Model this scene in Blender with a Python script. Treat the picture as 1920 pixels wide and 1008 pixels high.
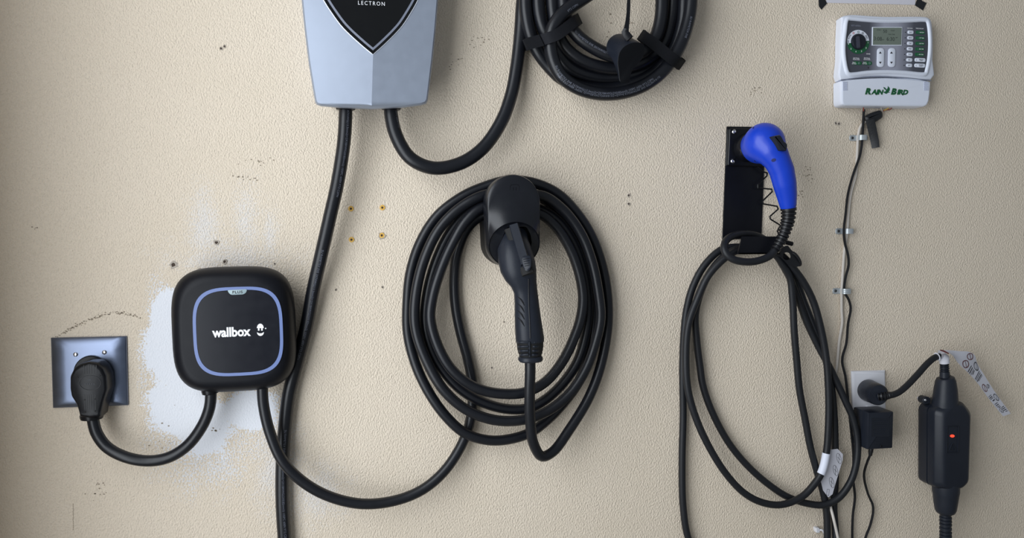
import bpy, bmesh, math, random
from mathutils import Vector, Matrix
from mathutils.bvhtree import BVHTree
random.seed(7)
for o in list(bpy.data.objects): bpy.data.objects.remove(o)
scene = bpy.context.scene
COL = scene.collection

# ------------------------------------------------------------------ camera
FPX = 1478.0; YAW = math.radians(10.0); PITCH = math.radians(-3.0)
CAM = Vector((0.0, -1.40, 1.30))
FW = Vector((math.sin(YAW)*math.cos(PITCH), math.cos(YAW)*math.cos(PITCH), math.sin(PITCH)))
RT = Vector((math.cos(YAW), -math.sin(YAW), 0)); UP = RT.cross(FW)
cd = bpy.data.cameras.new('camera'); cam = bpy.data.objects.new('camera', cd); COL.objects.link(cam)
cd.sensor_width = 36.0; cd.lens = 36.0*FPX/1920.0; cd.clip_start = 0.05
cam.location = CAM
cam.rotation_euler = Matrix((RT, UP, -FW)).transposed().to_euler()
scene.camera = cam
scene.view_settings.view_transform = 'Standard'; scene.view_settings.look = 'None'
scene.view_settings.exposure = 0.10; scene.view_settings.gamma = 1.0
scene.view_settings.use_curve_mapping = False

def P(px, py, d=0.0):
    """point at distance d (m) in front of the wall that the photograph shows at pixel px,py"""
    r = FW + RT*((px-960)/FPX) + UP*((504-py)/FPX)
    return CAM + r*((-d - CAM.y)/r.y)
def X(px, py, d): p = P(px, py, d); return (p.x, p.z)
def PM(p): return (p-CAM).dot(FW)/FPX        # metres per pixel at a point

# ------------------------------------------------------------------ world and daylight
w = bpy.data.worlds.new('world'); scene.world = w; w.use_nodes = True
bg = w.node_tree.nodes['Background']; bg.inputs[0].default_value = (0.86, 0.93, 1.0, 1); bg.inputs[1].default_value = 0.235
CORNER = P(0, 504).x - 0.035            # corner with the wall that holds the garage door
JAMB = 0.40
ld = bpy.data.lights.new('garage_door_daylight', 'AREA'); ld.shape = 'RECTANGLE'
ld.size = 2.0; ld.size_y = 1.5; ld.energy = 41.5; ld.color = (0.90, 0.95, 1.0)
lo = bpy.data.objects.new('garage_door_daylight', ld); COL.objects.link(lo)
lo.location = (CORNER-0.01, -JAMB-.75, 1.45); lo.rotation_euler = (0, -math.pi/2, 0)

# ------------------------------------------------------------------ materials
def s2l(c):
    return tuple(((v/255)/12.92 if v/255 <= .04045 else ((v/255+.055)/1.055)**2.4) for v in c)
MATS = {}
def mat(name, rgb, rough=.5, metal=0.0, spec=.5, bump=0.0, bscale=400, var=.12, emit=None, coat=0.0):
    if name in MATS: return MATS[name]
    m = bpy.data.materials.new(name); m.use_nodes = True; nt = m.node_tree; N = nt.nodes; L = nt.links
    b = N['Principled BSDF']; c = s2l(rgb)
    tc = N.new('ShaderNodeTexCoord'); no = N.new('ShaderNodeTexNoise')
    no.inputs['Scale'].default_value = 60; no.inputs['Detail'].default_value = 4
    L.new(tc.outputs['Object'], no.inputs['Vector'])
    mx = N.new('ShaderNodeMix'); mx.data_type = 'RGBA'
    mx.inputs[6].default_value = (*[v*(1-var) for v in c], 1); mx.inputs[7].default_value = (*[min(1, v*(1+var)) for v in c], 1)
    L.new(no.outputs[0], mx.inputs[0]); L.new(mx.outputs[2], b.inputs['Base Color'])
    mr = N.new('ShaderNodeMapRange'); mr.inputs[3].default_value = max(.02, rough-.06); mr.inputs[4].default_value = min(1, rough+.06)
    L.new(no.outputs[0], mr.inputs[0]); L.new(mr.outputs[0], b.inputs['Roughness'])
    b.inputs['Metallic'].default_value = metal; b.inputs['Specular IOR Level'].default_value = spec
    b.inputs['Coat Weight'].default_value = coat
    if bump:
        n2 = N.new('ShaderNodeTexNoise'); n2.inputs['Scale'].default_value = bscale; n2.inputs['Detail'].default_value = 2
        L.new(tc.outputs['Object'], n2.inputs['Vector'])
        bp = N.new('ShaderNodeBump'); bp.inputs['Strength'].default_value = bump; bp.inputs['Distance'].default_value = .001
        L.new(n2.outputs[0], bp.inputs['Height']); L.new(bp.outputs[0], b.inputs['Normal'])
    if emit:
        b.inputs['Emission Color'].default_value = (*s2l(rgb), 1); b.inputs['Emission Strength'].default_value = emit
    MATS[name] = m; return m

black   = mat('black_plastic', (16, 17, 21), .32, spec=.25, bump=.05)
rubber  = mat('black_rubber', (19, 20, 24), .38, spec=.42, bump=.04)
cablem  = mat('black_cable_jacket', (17, 19, 25), .36, spec=.42, bump=.05, bscale=250)
cable2  = mat('black_soft_cable_jacket', (21, 23, 28), .48, spec=.4, bump=.08, bscale=250)
matte   = mat('matte_black', (18, 19, 24), .34, spec=.18, bump=.04)
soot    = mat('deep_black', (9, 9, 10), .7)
velcro  = mat('black_hook_and_loop', (19, 20, 24), .95, spec=.2, bump=1.0, bscale=1500)
webbing = mat('black_webbing', (25, 26, 31), .8, spec=.25, bump=.4, bscale=1800)
gloss   = mat('black_glass', (10, 11, 13), .06, spec=.5)
silver  = mat('silver_paint', (162, 171, 187), .42, metal=.6, var=.03, bump=.03, bscale=1500)
vgrey   = mat('grey_trim_line', (120, 125, 140), .4)
ringm   = mat('blue_grey_halo', (104, 122, 172), .35, var=.03)
badgem  = mat('pale_grey_badge', (150, 170, 176), .4, var=.03)
white   = mat('white_print', (235, 236, 240), .5, var=.02)
dimwhite= mat('worn_grey_print', (120, 124, 138), .6, var=.3)
darkprint=mat('dark_print', (35, 35, 40), .6)
redprint= mat('dark_red_print', (96, 40, 42), .6)
steel   = mat('stainless_steel', (122, 132, 154), .34, metal=1.0, var=.10)
slate   = mat('slate_black_plastic', (29, 33, 42), .36, spec=.3, bump=.05)
slaterub= mat('slate_black_rubber', (31, 35, 44), .42, spec=.3, bump=.08)
satin   = mat('satin_black', (20, 22, 28), .3, spec=.4, bump=.04)
chrome  = mat('bright_screw_steel', (205, 205, 210), .2, metal=1.0)
zinc    = mat('zinc_plated_steel', (190, 196, 200), .38, metal=.55)
bluem   = mat('blue_plastic', (12, 60, 192), .38, var=.04, bump=.03)
bluedk  = mat('blue_recess_shade', (10, 22, 90), .6)  # darker blue for flat discs, screw hole shade put into the colour
ivory   = mat('white_plate_plastic', (222, 222, 228), .4, var=.02)
house   = mat('pale_grey_plastic', (222, 227, 240), .42, var=.02)
housedk = mat('grey_plastic_rib', (186, 192, 212), .5, var=.02)
green   = mat('green_print', (20, 88, 52), .45, var=.05)
lcd     = mat('lcd_glass', (112, 122, 112), .25, var=.03)
lcdseg  = mat('lcd_segment', (58, 66, 62), .4)
paper   = mat('white_paper', (214, 212, 220), .8, var=.02)
tagm    = mat('white_label_film', (205, 205, 214), .55, var=.03)
tapem   = mat('black_electrical_tape', (22, 24, 28), .45, bump=.25, bscale=300)
amber   = mat('yellow_anchor_plastic', (222, 176, 84), .5)
redwire = mat('red_wire', (140, 62, 50), .5)
yelwire = mat('yellow_wire', (200, 165, 80), .5)
whitewire=mat('white_wire', (205, 198, 190), .5, var=.05)
led     = mat('red_indicator', (255, 62, 40), .3, emit=1.6)
dirt    = mat('dark_scuff', (150, 137, 120), .9)
holem   = mat('hole_dark', (70, 58, 50), .9)
chip    = mat('broken_plaster', (190, 180, 168), .9, bump=.8, bscale=900)
pinkred = mat('red_dial_mark', (196, 84, 84), .5)

# ------------------------------------------------------------------ mesh helpers
WL = {}
def obj(name, verts, faces, m, parent=None, smooth=True, angle=35, kind=None, label=None):
    vs = [Vector(v) for v in verts]
    lo_ = Vector((min(v.x for v in vs), min(v.y for v in vs), min(v.z for v in vs)))
    hi_ = Vector((max(v.x for v in vs), max(v.y for v in vs), max(v.z for v in vs)))
    c = (lo_+hi_)/2
    me = bpy.data.meshes.new(name); me.from_pydata([v-c for v in vs], [], faces)
    bm = bmesh.new(); bm.from_mesh(me); bmesh.ops.recalc_face_normals(bm, faces=bm.faces); bm.to_mesh(me); bm.free()
    if smooth:
        me.polygons.foreach_set('use_smooth', [True]*len(me.polygons)); me.set_sharp_from_angle(angle=math.radians(angle))
    me.materials.append(m); me.update()
    o = bpy.data.objects.new(name, me); COL.objects.link(o)
    if parent is not None:
        o.parent = parent; o.location = c - WL[parent.name]
    else: o.location = c
    WL[o.name] = c
    if kind: o['kind'] = kind
    if label: o['label'] = label
    return o
def tag(o, label, cat, group=None):
    o['label'] = label; o['category'] = cat
    if group: o['group'] = group
    return o
def thing(name, loc, label, cat, group=None):
    o = bpy.data.objects.new(name, None); o.empty_display_size = .03; COL.objects.link(o)
    o.location = loc; WL[o.name] = Vector(loc); return tag(o, label, cat, group)

class MB:
    def __init__(s): s.v = []; s.f = []
    def add(s, v, f):
        n = len(s.v); s.v += [Vector(a) for a in v]; s.f += [tuple(i+n for i in q) for q in f]; return s
    def build(s, name, m, parent=None, **k): return obj(name, s.v, s.f, m, parent, **k)

def loft(loops, cap0=True, cap1=True):
    n = len(loops[0]); v = [p for l in loops for p in l]; f = []
    for a in range(len(loops)-1):
        for i in range(n):
            j = (i+1) % n; f.append((a*n+i, a*n+j, (a+1)*n+j, (a+1)*n+i))
    if cap0: f.append(tuple(range(n)))
    if cap1: f.append(tuple((len(loops)-1)*n+i for i in range(n)))
    return v, f
def inset(o, k):
    """inset a closed xz outline by k metres (negative = grow)"""
    n = len(o); area = sum(o[i][0]*o[(i+1) % n][1]-o[(i+1) % n][0]*o[i][1] for i in range(n)); s = 1 if area > 0 else -1
    r = []
    for i in range(n):
        a = Vector(o[i-1]); b = Vector(o[i]); c = Vector(o[(i+1) % n])
        e1 = (b-a); e2 = (c-b)
        e1 = e1.normalized() if e1.length > 1e-9 else e2.normalized(); e2 = e2.normalized() if e2.length > 1e-9 else e1
        n1 = Vector((-e1.y, e1.x))*s; n2 = Vector((-e2.y, e2.x))*s
        m_ = (n1+n2); m_ = m_.normalized() if m_.length > 1e-6 else n1
        k2 = k/max(.5, m_.dot(n1)); r.append((b.x+m_.x*k2, b.y+m_.y*k2))
    return r
def roundpoly(pts, r, n=5):
    out = []; N = len(pts)
    for i in range(N):
        a = Vector(pts[i-1]); b = Vector(pts[i]); c = Vector(pts[(i+1) % N])
        rr = min(r, (a-b).length*.45, (c-b).length*.45)
        p0 = b+(a-b).normalized()*rr; p1 = b+(c-b).normalized()*rr
        for k in range(n+1):
            t = k/n; q = p0*(1-t)**2+b*2*t*(1-t)+p1*t*t; out.append((q.x, q.y))
    return out
def smoothloop(pts, per=6):
    out = []; N = len(pts); V = [Vector(p) for p in pts]
    for i in range(N):
        a, b, c, d = V[i-1], V[i], V[(i+1) % N], V[(i+2) % N]
        for k in range(per):
            t = k/per; out.append(tuple(.5*((2*b)+(c-a)*t+(2*a-5*b+4*c-d)*t*t+(3*b-a-3*c+d)*t**3)))
    return out
def smoothopen(pts, per=3):
    V = [Vector(p) for p in pts]; V = [V[0]*2-V[1]]+V+[V[-1]*2-V[-2]]; out = []
    for i in range(1, len(V)-2):
        a, b, c, d = V[i-1:i+3]
        for k in range(per):
            t = k/per; out.append(tuple(.5*((2*b)+(c-a)*t+(2*a-5*b+4*c-d)*t*t+(3*b-a-3*c+d)*t**3)))
    return out+[tuple(V[-2])]
def slab(outline, layers):
    """stack of xz outlines: layers = (distance from wall, inset)"""
    return loft([[(x, -d, z) for x, z in inset(outline, k)] for d, k in layers])
def pxo(pts, d): return [X(px, py, d) for px, py in pts]
def superell(cx, cz, a, b, n, rot=0, N=64, taper=0):
    r = []
    for i in range(N):
        t = 2*math.pi*i/N; c, s = math.cos(t), math.sin(t)
        x = a*math.copysign(abs(c)**(2/n), c); z = b*math.copysign(abs(s)**(2/n), s); x *= 1+taper*z/b
        r.append((cx+x*math.cos(rot)-z*math.sin(rot), cz+x*math.sin(rot)+z*math.cos(rot)))
    return r
def ellpx(px, py, rx, ry, d, N=28, rot=0):
    return [X(px+rx*math.cos(t)*math.cos(rot)-ry*math.sin(t)*math.sin(rot), py-rx*math.cos(t)*math.sin(rot)-ry*math.sin(t)*math.cos(rot), d) for t in [2*math.pi*i/N for i in range(N)]]
def cat(pts, step=.004):
    """smooth evenly sampled path through 3D points"""
    V = [Vector(p) for p in pts]; V = [V[0]*2-V[1]]+V+[V[-1]*2-V[-2]]; out = []
    for i in range(1, len(V)-2):
        a, b, c, d = V[i-1:i+3]
        t0 = 0; t1 = t0+max(1e-5, (b-a).length**.5); t2 = t1+max(1e-5, (c-b).length**.5); t3 = t2+max(1e-5, (d-c).length**.5)
        n = max(3, int((c-b).length/step*2))
        for k in range(n):
            t = t1+(t2-t1)*k/n
            A1 = a*((t1-t)/(t1-t0))+b*((t-t0)/(t1-t0)); A2 = b*((t2-t)/(t2-t1))+c*((t-t1)/(t2-t1)); A3 = c*((t3-t)/(t3-t2))+d*((t-t2)/(t3-t2))
            B1 = A1*((t2-t)/(t2-t0))+A2*((t-t0)/(t2-t0)); B2 = A2*((t3-t)/(t3-t1))+A3*((t-t1)/(t3-t1))
            out.append(B1*((t2-t)/(t2-t1))+B2*((t-t1)/(t2-t1)))
    out.append(V[-2]); res = [out[0]]; acc = 0
    for i in range(1, len(out)):
        acc += (out[i]-out[i-1]).length
        if acc >= step or i == len(out)-1: res.append(out[i]); acc = 0
    return res
def frames(path):
    T = [(path[min(i+1, len(path)-1)]-path[max(i-1, 0)]).normalized() for i in range(len(path))]
    n = T[0].orthogonal().normalized(); R = []
    for t in T:
        n = (n-t*n.dot(t)).normalized(); R.append((t, n, t.cross(n)))
    return R
def tube(path, r, sides=14):
    fr = frames(path); loops = []
    for i, (p, (t, n, b)) in enumerate(zip(path, fr)):
        rr = r(i/(len(path)-1)) if callable(r) else r
        loops.append([p+(n*math.cos(2*math.pi*k/sides)+b*math.sin(2*math.pi*k/sides))*rr for k in range(sides)])
    return loft(loops)
def pp(pts, d=None): return [P(p[0], p[1], p[2] if len(p) > 2 else d) for p in pts]
def interp(tab, t):
    for (a, x), (b, y) in zip(tab, tab[1:]):
        if t <= b: return x+(y-x)*max(0, (t-a))/(b-a)
    return tab[-1][1]
def stations(st, sides=24, n=2.0):
    """loft of rings along an axis: st = (px, py, d, half width in px)"""
    C = [P(a, b, c) for a, b, c, _ in st]; fr = []
    T = [(C[min(i+1, len(C)-1)]-C[max(i-1, 0)]).normalized() for i in range(len(C))]
    loops = []; nref = Vector((1, 0, .01))
    for c, t, s in zip(C, T, st):
        a = (nref-t*nref.dot(t)).normalized(); b = t.cross(a); r = s[3]*PM(c); l = []
        for k in range(sides):
            th = 2*math.pi*k/sides; cc, ss = math.cos(th), math.sin(th)
            l.append(c+a*r*math.copysign(abs(cc)**(2/n), cc)+b*r*math.copysign(abs(ss)**(2/n), ss))
        loops.append(l)
    return loft(loops)
def box(c, sx, sy, sz, ax=None):
    c = Vector(c); ax = ax or (Vector((1, 0, 0)), Vector((0, 1, 0)), Vector((0, 0, 1)))
    v = [c+ax[0]*sx/2*i+ax[1]*sy/2*j+ax[2]*sz/2*k for i in (-1, 1) for j in (-1, 1) for k in (-1, 1)]
    return v, [(0, 1, 3, 2), (4, 6, 7, 5), (0, 4, 5, 1), (2, 3, 7, 6), (0, 2, 6, 4), (1, 5, 7, 3)]
def screw(name, p, r, parent, m=chrome, nrm=Vector((0, -1, 0))):
    nrm = nrm.normalized(); a = nrm.orthogonal().normalized(); b = nrm.cross(a); loops = []
    for rr, h in ((1, 0), (1, .35), (.8, .6), (.45, .72), (.38, .72), (.32, .35)):
        loops.append([p+(a*math.cos(t)+b*math.sin(t))*r*rr+nrm*r*h for t in [2*math.pi*i/14 for i in range(14)]])
    v, f = loft(loops); return obj(name, v, f, m, parent)
def textmesh(body, size, bold=0.0, align='CENTER', shear=0.0, spacing=1.0):
    cu = bpy.data.curves.new('print', 'FONT'); cu.body = body; cu.size = size; cu.align_x = align; cu.align_y = 'CENTER'
    cu.offset = bold*size; cu.shear = shear; cu.space_character = spacing; cu.resolution_u = 3
    o = bpy.data.objects.new('print', cu); COL.objects.link(o)
    dg = bpy.context.evaluated_depsgraph_get(); me = bpy.data.meshes.new_from_object(o.evaluated_get(dg))
    v = [(a.co.x, a.co.y) for a in me.vertices]; f = [tuple(p.vertices) for p in me.polygons]
    bpy.data.objects.remove(o); bpy.data.curves.remove(cu); bpy.data.meshes.remove(me); return v, f
def flattext(name, body, px, py, d, hpx, m, parent, bold=0., align='CENTER', shear=0., spacing=1., width=None, rot=0, **k):
    """print on a face parallel to the wall; hpx = cap height in pixels, width = total width in pixels"""
    v, f = textmesh(body, 1.0, bold, align, shear, spacing); c = P(px, py, d)
    h = max(a[1] for a in v)-min(a[1] for a in v); wd = max(a[0] for a in v)-min(a[0] for a in v)
    my = (max(a[1] for a in v)+min(a[1] for a in v))/2; mx_ = (max(a[0] for a in v)+min(a[0] for a in v))/2
    sz = hpx*PM(c)/h; sx = width*abs(P(px+1, py, d).x-c.x)/wd if width else sz
    cr, sr = math.cos(rot), math.sin(rot); o = []
    for a, b in v:
        u, q = (a-(mx_ if align == 'CENTER' else 0))*sx, (b-my)*sz; o.append((c.x+u*cr-q*sr, c.y, c.z+u*sr+q*cr))
    return obj(name, o, f, m, parent, smooth=False, **k)
def cabletext(body, path, i0, r, size, off, parent, m=dimwhite, flip=False):
    """lettering printed along a cable jacket"""
    v, f = textmesh(body, size, -.012, 'LEFT'); pth = path[::-1] if flip else path
    if flip: i0 = len(path)-1-i0
    S = [0]
    for i in range(i0, len(pth)-1): S.append(S[-1]+(pth[i+1]-pth[i]).length)
    out = []
    for a, b in v:
        j = 0
        while j < len(S)-2 and S[j+1] < a: j += 1
        q, q2 = pth[i0+j], pth[i0+j+1]; t = (q2-q).normalized(); c = q+t*(a-S[j])
        nv = (CAM-c); nv = (nv-t*nv.dot(t)).normalized(); s = nv.cross(t); ph = b/r+off
        out.append(c+(nv*math.cos(ph)+s*math.sin(ph))*(r+.0003))
    return obj('jacket_print', out, f, m, parent, smooth=False)
def blob(st, voxel=.0016, sm=22):
    """smooth body swept by spheres: st = (px, py, d, radius px)"""
    bm = bmesh.new(); C = [(P(a, b, c), r) for a, b, c, r in st]
    for (p, r), (q, s) in zip(C, C[1:]):
        n = max(2, int((q-p).length/.0025))
        for k in range(n+1):
            t = k/n; c = p.lerp(q, t); rr = (r+(s-r)*t)*PM(c)
            bmesh.ops.create_icosphere(bm, subdivisions=3, radius=rr, matrix=Matrix.Translation(c))
    me = bpy.data.meshes.new('tmp'); bm.to_mesh(me); bm.free(); o = bpy.data.objects.new('tmp', me); COL.objects.link(o)
    m1 = o.modifiers.new('r', 'REMESH'); m1.mode = 'VOXEL'; m1.voxel_size = voxel
    m2 = o.modifiers.new('s', 'SMOOTH'); m2.factor = .5; m2.iterations = sm
    dg = bpy.context.evaluated_depsgraph_get(); ev = bpy.data.meshes.new_from_object(o.evaluated_get(dg))
    v = [a.co.copy() for a in ev.vertices]; f = [tuple(p.vertices) for p in ev.polygons]
    bpy.data.objects.remove(o); bpy.data.meshes.remove(me); bpy.data.meshes.remove(ev); return v, f
def surf(v, f, px, py):
    """where the sight line of a pixel meets a mesh"""
    t = BVHTree.FromPolygons([tuple(a) for a in v], f); r = (FW+RT*((px-960)/FPX)+UP*((504-py)/FPX)).normalized()
    h, n, _, _ = t.ray_cast(CAM, r); return h, n
def disc_on(p, n, rx, ry, rot, h=.0006, N=16):
    n = n.normalized(); a = Vector((1, 0, 0)); a = (a-n*a.dot(n)).normalized(); b = n.cross(a)
    a, b = a*math.cos(rot)+b*math.sin(rot), b*math.cos(rot)-a*math.sin(rot)
    return loft([[p+n*hh+a*rx*k*math.cos(t)+b*ry*k*math.sin(t) for t in [2*math.pi*i/N for i in range(N)]] for hh, k in ((-h, 1), (h, 1), (h*1.2, .8))])

# ------------------------------------------------------------------ setting
def wall_material():
    m = bpy.data.materials.new('cream_textured_paint'); m.use_nodes = True; nt = m.node_tree; N = nt.nodes; L = nt.links
    b = N['Principled BSDF']; b.inputs['Roughness'].default_value = .62; b.inputs['Specular IOR Level'].default_value = .35
    g = N.new('ShaderNodeNewGeometry'); pos = g.outputs['Position']
    def noise(scale, detail=3, rough=.5, vec=pos):
        n = N.new('ShaderNodeTexNoise'); n.inputs['Scale'].default_value = scale; n.inputs['Detail'].default_value = detail
        n.inputs['Roughness'].default_value = rough; L.new(vec, n.inputs['Vector']); return n.outputs[0]
    def mth(op, a, c=None, d=None):
        n = N.new('ShaderNodeMath'); n.operation = op
        for i, q in enumerate((a, c, d)):
            if q is None: continue
            if isinstance(q, (int, float)): n.inputs[i].default_value = q
            else: L.new(q, n.inputs[i])
        return n.outputs[0]
    def step(v, lo, hi):
        n = N.new('ShaderNodeMapRange'); n.interpolation_type = 'SMOOTHSTEP'; n.inputs[1].default_value = lo; n.inputs[2].default_value = hi
        L.new(v, n.inputs[0]); return n.outputs[0]
    # fillers and primer smears left on the paint: soft ellipses broken up by noise
    def smear(px, py, rx, ry, soft):
        c = P(px, py); sx = abs(P(px+rx, py).x-c.x); sz = abs(P(px, py+ry).z-c.z)
        v = N.new('ShaderNodeVectorMath'); v.operation = 'SUBTRACT'; L.new(pos, v.inputs[0]); v.inputs[1].default_value = (c.x, 0, c.z)
        v2 = N.new('ShaderNodeVectorMath'); v2.operation = 'MULTIPLY'; L.new(v.outputs[0], v2.inputs[0]); v2.inputs[1].default_value = (1/sx, 0, 1/sz)
        v3 = N.new('ShaderNodeVectorMath'); v3.operation = 'LENGTH'; L.new(v2.outputs[0], v3.inputs[0])
        n = N.new('ShaderNodeMapRange'); n.inputs[1].default_value = 1+soft; n.inputs[2].default_value = 1-soft; L.new(v3.outputs[1], n.inputs[0]); return n.outputs[0]
    fine = step(noise(300, 3, .6), .36, .64); mid = step(noise(30, 4, .6), .3, .7)
    solid = None
    for a in ((330, 655, 62, 95, .35), (338, 762, 66, 62, .4), (385, 800, 55, 62, .6), (470, 770, 60, 40, .5), (318, 600, 40, 60, .4)):
        s = smear(*a); solid = s if solid is None else mth('MAXIMUM', solid, s)
    msk1 = step(mth('ADD', mth('MULTIPLY', solid, 1.6), mth('ADD', mth('MULTIPLY', fine, .55), mth('MULTIPLY', mid, .5))), 1.28, 1.5)
    def worst(lst):
        r = None
        for a in lst:
            q = smear(*a); r = q if r is None else mth('MAXIMUM', r, q)
        return r
    thin = worst(((392, 868, 120, 80, .8), (300, 560, 34, 60, .7), (330, 820, 70, 60, .8), (455, 800, 80, 70, .8), (272, 690, 22, 70, .8)))
    msk2 = mth('MULTIPLY', step(mth('ADD', mth('MULTIPLY', thin, .72), mth('ADD', mth('MULTIPLY', fine, .55), mth('MULTIPLY', mid, .22))), .98, 1.22), .8)
    faint = worst(((385, 425, 45, 80, .95), (462, 410, 30, 80, .95), (505, 440, 20, 60, .95), (430, 485, 130, 45, .95), (520, 880, 60, 110, .95), (600, 930, 60, 60, .95)))
    msk2 = mth('MAXIMUM', msk2, mth('MULTIPLY', step(mth('ADD', mth('MULTIPLY', faint, .9), mth('ADD', mth('MULTIPLY', fine, .45), mth('MULTIPLY', mid, .3))), .75, 1.5), .5))
    mask = mth('MAXIMUM', msk1, msk2)
    big = noise(2.2, 3, .5); blot = noise(9, 5, .6)
    mx = N.new('ShaderNodeMix'); mx.data_type = 'RGBA'; mx.inputs[6].default_value = (*s2l((227, 212, 190)), 1); mx.inputs[7].default_value = (*s2l((237, 223, 205)), 1)
    L.new(mth('ADD', mth('MULTIPLY', big, .6), mth('MULTIPLY', blot, .4)), mx.inputs[0])
    # specks of grime
    sp = N.new('ShaderNodeTexVoronoi'); sp.inputs['Scale'].default_value = 30; L.new(pos, sp.inputs['Vector'])
    spk = mth('MULTIPLY', step(sp.outputs['Distance'], .045, .02), step(noise(5, 2), .60, .70))
    m2 = N.new('ShaderNodeMix'); m2.data_type = 'RGBA'; L.new(mx.outputs[2], m2.inputs[6]); m2.inputs[7].default_value = (*s2l((130, 118, 100)), 1)
    L.new(mth('MULTIPLY', spk, .6), m2.inputs[0])
    m3 = N.new('ShaderNodeMix'); m3.data_type = 'RGBA'; L.new(m2.outputs[2], m3.inputs[6]); m3.inputs[7].default_value = (*s2l((232, 234, 240)), 1); L.new(mask, m3.inputs[0])
    L.new(m3.outputs[2], b.inputs['Base Color'])
    # sprayed orange-peel relief, flatter where filler was smoothed over it
    mp = N.new('ShaderNodeMapping'); mp.inputs['Scale'].default_value = (1.1, 1, .78); mp.inputs['Rotation'].default_value = (0, -.5, 0); L.new(pos, mp.inputs['Vector'])
    n1 = noise(330, 2.5, .55, mp.outputs[0]); n2 = noise(760, 2, .5)
    amp = mth('SUBTRACT', 1.0, mth('MULTIPLY', msk1, .7))
    h = mth('MULTIPLY', mth('SUBTRACT', mth('ADD', n1, mth('MULTIPLY', n2, .3)), .65), amp)
    bp = N.new('ShaderNodeBump'); bp.inputs['Strength'].default_value = .9; bp.inputs['Distance'].default_value = .0036
    L.new(h, bp.inputs['Height']); L.new(bp.outputs[0], b.inputs['Normal'])
    return m
wallm = wall_material()
concrete = mat('grey_concrete', (150, 148, 142), .8, bump=.5, bscale=80)
XR = 3.2
def struct(name, c, sx, sy, sz, m):
    v, f = box(c, sx, sy, sz); o = obj(name, v, f, m, smooth=False); o['kind'] = 'structure'; return o
wall = struct('wall_back', ((CORNER+XR)/2, .06, 1.3), XR-CORNER, .12, 2.6, wallm)
jamb = struct('wall_left', (CORNER-.06, -JAMB/2+.06, 1.3), .12, JAMB+.12, 2.6, wallm)
floor = struct('floor', ((CORNER+XR)/2, -1.1, -.05), XR-CORNER, 2.44, .1, concrete)

# holes, chips and scuffs in the wall
def hole(px, py, r, chipped=True):
    c = P(px, py); s = PM(c); N = 12
    rim = [(c.x+math.cos(t)*r*s*random.uniform(.9, 1.7), c.z+math.sin(t)*r*s*random.uniform(.9, 1.7)) for t in [2*math.pi*i/N for i in range(N)]]
    inn = [(c.x+(x-c.x)*.5, c.z+(z-c.z)*.5) for x, z in rim]
    if chipped:
        v, f = loft([[(x, -.0002, z) for x, z in rim], [(c.x+(x-c.x)*.8, -.0016*random.uniform(.4, 1.4), c.z+(z-c.z)*.8) for x, z in rim], [(x, -.0007, z) for x, z in inn]], False, False)
        obj('chipped_rim', v, f, chip, wall)
    v, f = loft([[(x, -.0007, z) for x, z in inn], [(c.x+(x-c.x)*.6, -.0004, c.z+(z-c.z)*.6) for x, z in inn]], False, True)
    obj('drill_hole', v, f, holem, wall, smooth=False)
for a in ((325, 496, 6), (375, 508, 4.5), (421, 490, 4), (406, 455, 4.5), (415, 91, 2.6), (421, 87, 2.2), (630, 543, 1.8), (717, 538, 1.8), (515, 494, 1.5), (1179, 366, 2.8), (1179, 382, 2.8), (1567, 231, 2.5), (1573, 232, 2.5), (922, 689, 1.5), (945, 603, 1.3)): hole(*a)
mb = MB()
for k in range(190):                      # scuffed arc above the steel plate
    t = (k+random.random())/190; u = 2*t-1
    x = 100+164*t; y = 634-50*math.sin(min(1, t*1.18)*math.pi/2)+10*max(0, t-.72)/.28
    if random.random() < .25+.25*math.sin(t*21): continue
    c = P(x, y+random.gauss(0, 1.5)); s = PM(c); r = random.uniform(.4, 1.3)*s; th = random.uniform(0, 3)
    mb.add(*[[(c.x+r*math.cos(th+q)*1.6, -.0003, c.z+r*math.sin(th+q)) for q in (0, 1.6, 3.1, 4.6)], [(0, 1, 2, 3)]])
mb.build('scuff_arc', dirt, wall, smooth=False, kind='stuff')

mb = MB()
for (x, y, rx, ry, n_) in ((1420, 172, 10, 9, 12), (1513, 325, 9, 14, 16), (1500, 360, 6, 6, 6), (480, 305, 30, 8, 12), (465, 333, 22, 5, 14), (900, 75, 26, 14, 14), (850, 115, 16, 10, 10), (1182, 55, 8, 28, 14), (1140, 40, 10, 30, 8), (185, 925, 18, 7, 10), (190, 905, 12, 8, 8), (64, 425, 6, 6, 4), (1570, 180, 6, 10, 5), (405, 806, 12, 6, 8), (310, 800, 30, 60, 10)):
    for k in range(n_):
        c = P(random.gauss(x, rx*.6), random.gauss(y, ry*.6)); r = random.uniform(.5, 1.6)*PM(c); q0 = random.uniform(0, 3)
        mb.add([(c.x+r*math.cos(q0+q)*1.5, -.0003, c.z+r*math.sin(q0+q)) for q in (0, 1.6, 3.1, 4.6)], [(0, 1, 2, 3)])
for k in range(14):
    c = P(137.5+random.uniform(-.4, .4), 945+k*3.6); mb.add(*box((c.x, -.0002, c.z), .0007, .0004, .0026))
mb.build('scuff_specks', dirt, wall, smooth=False, kind='stuff')
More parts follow.
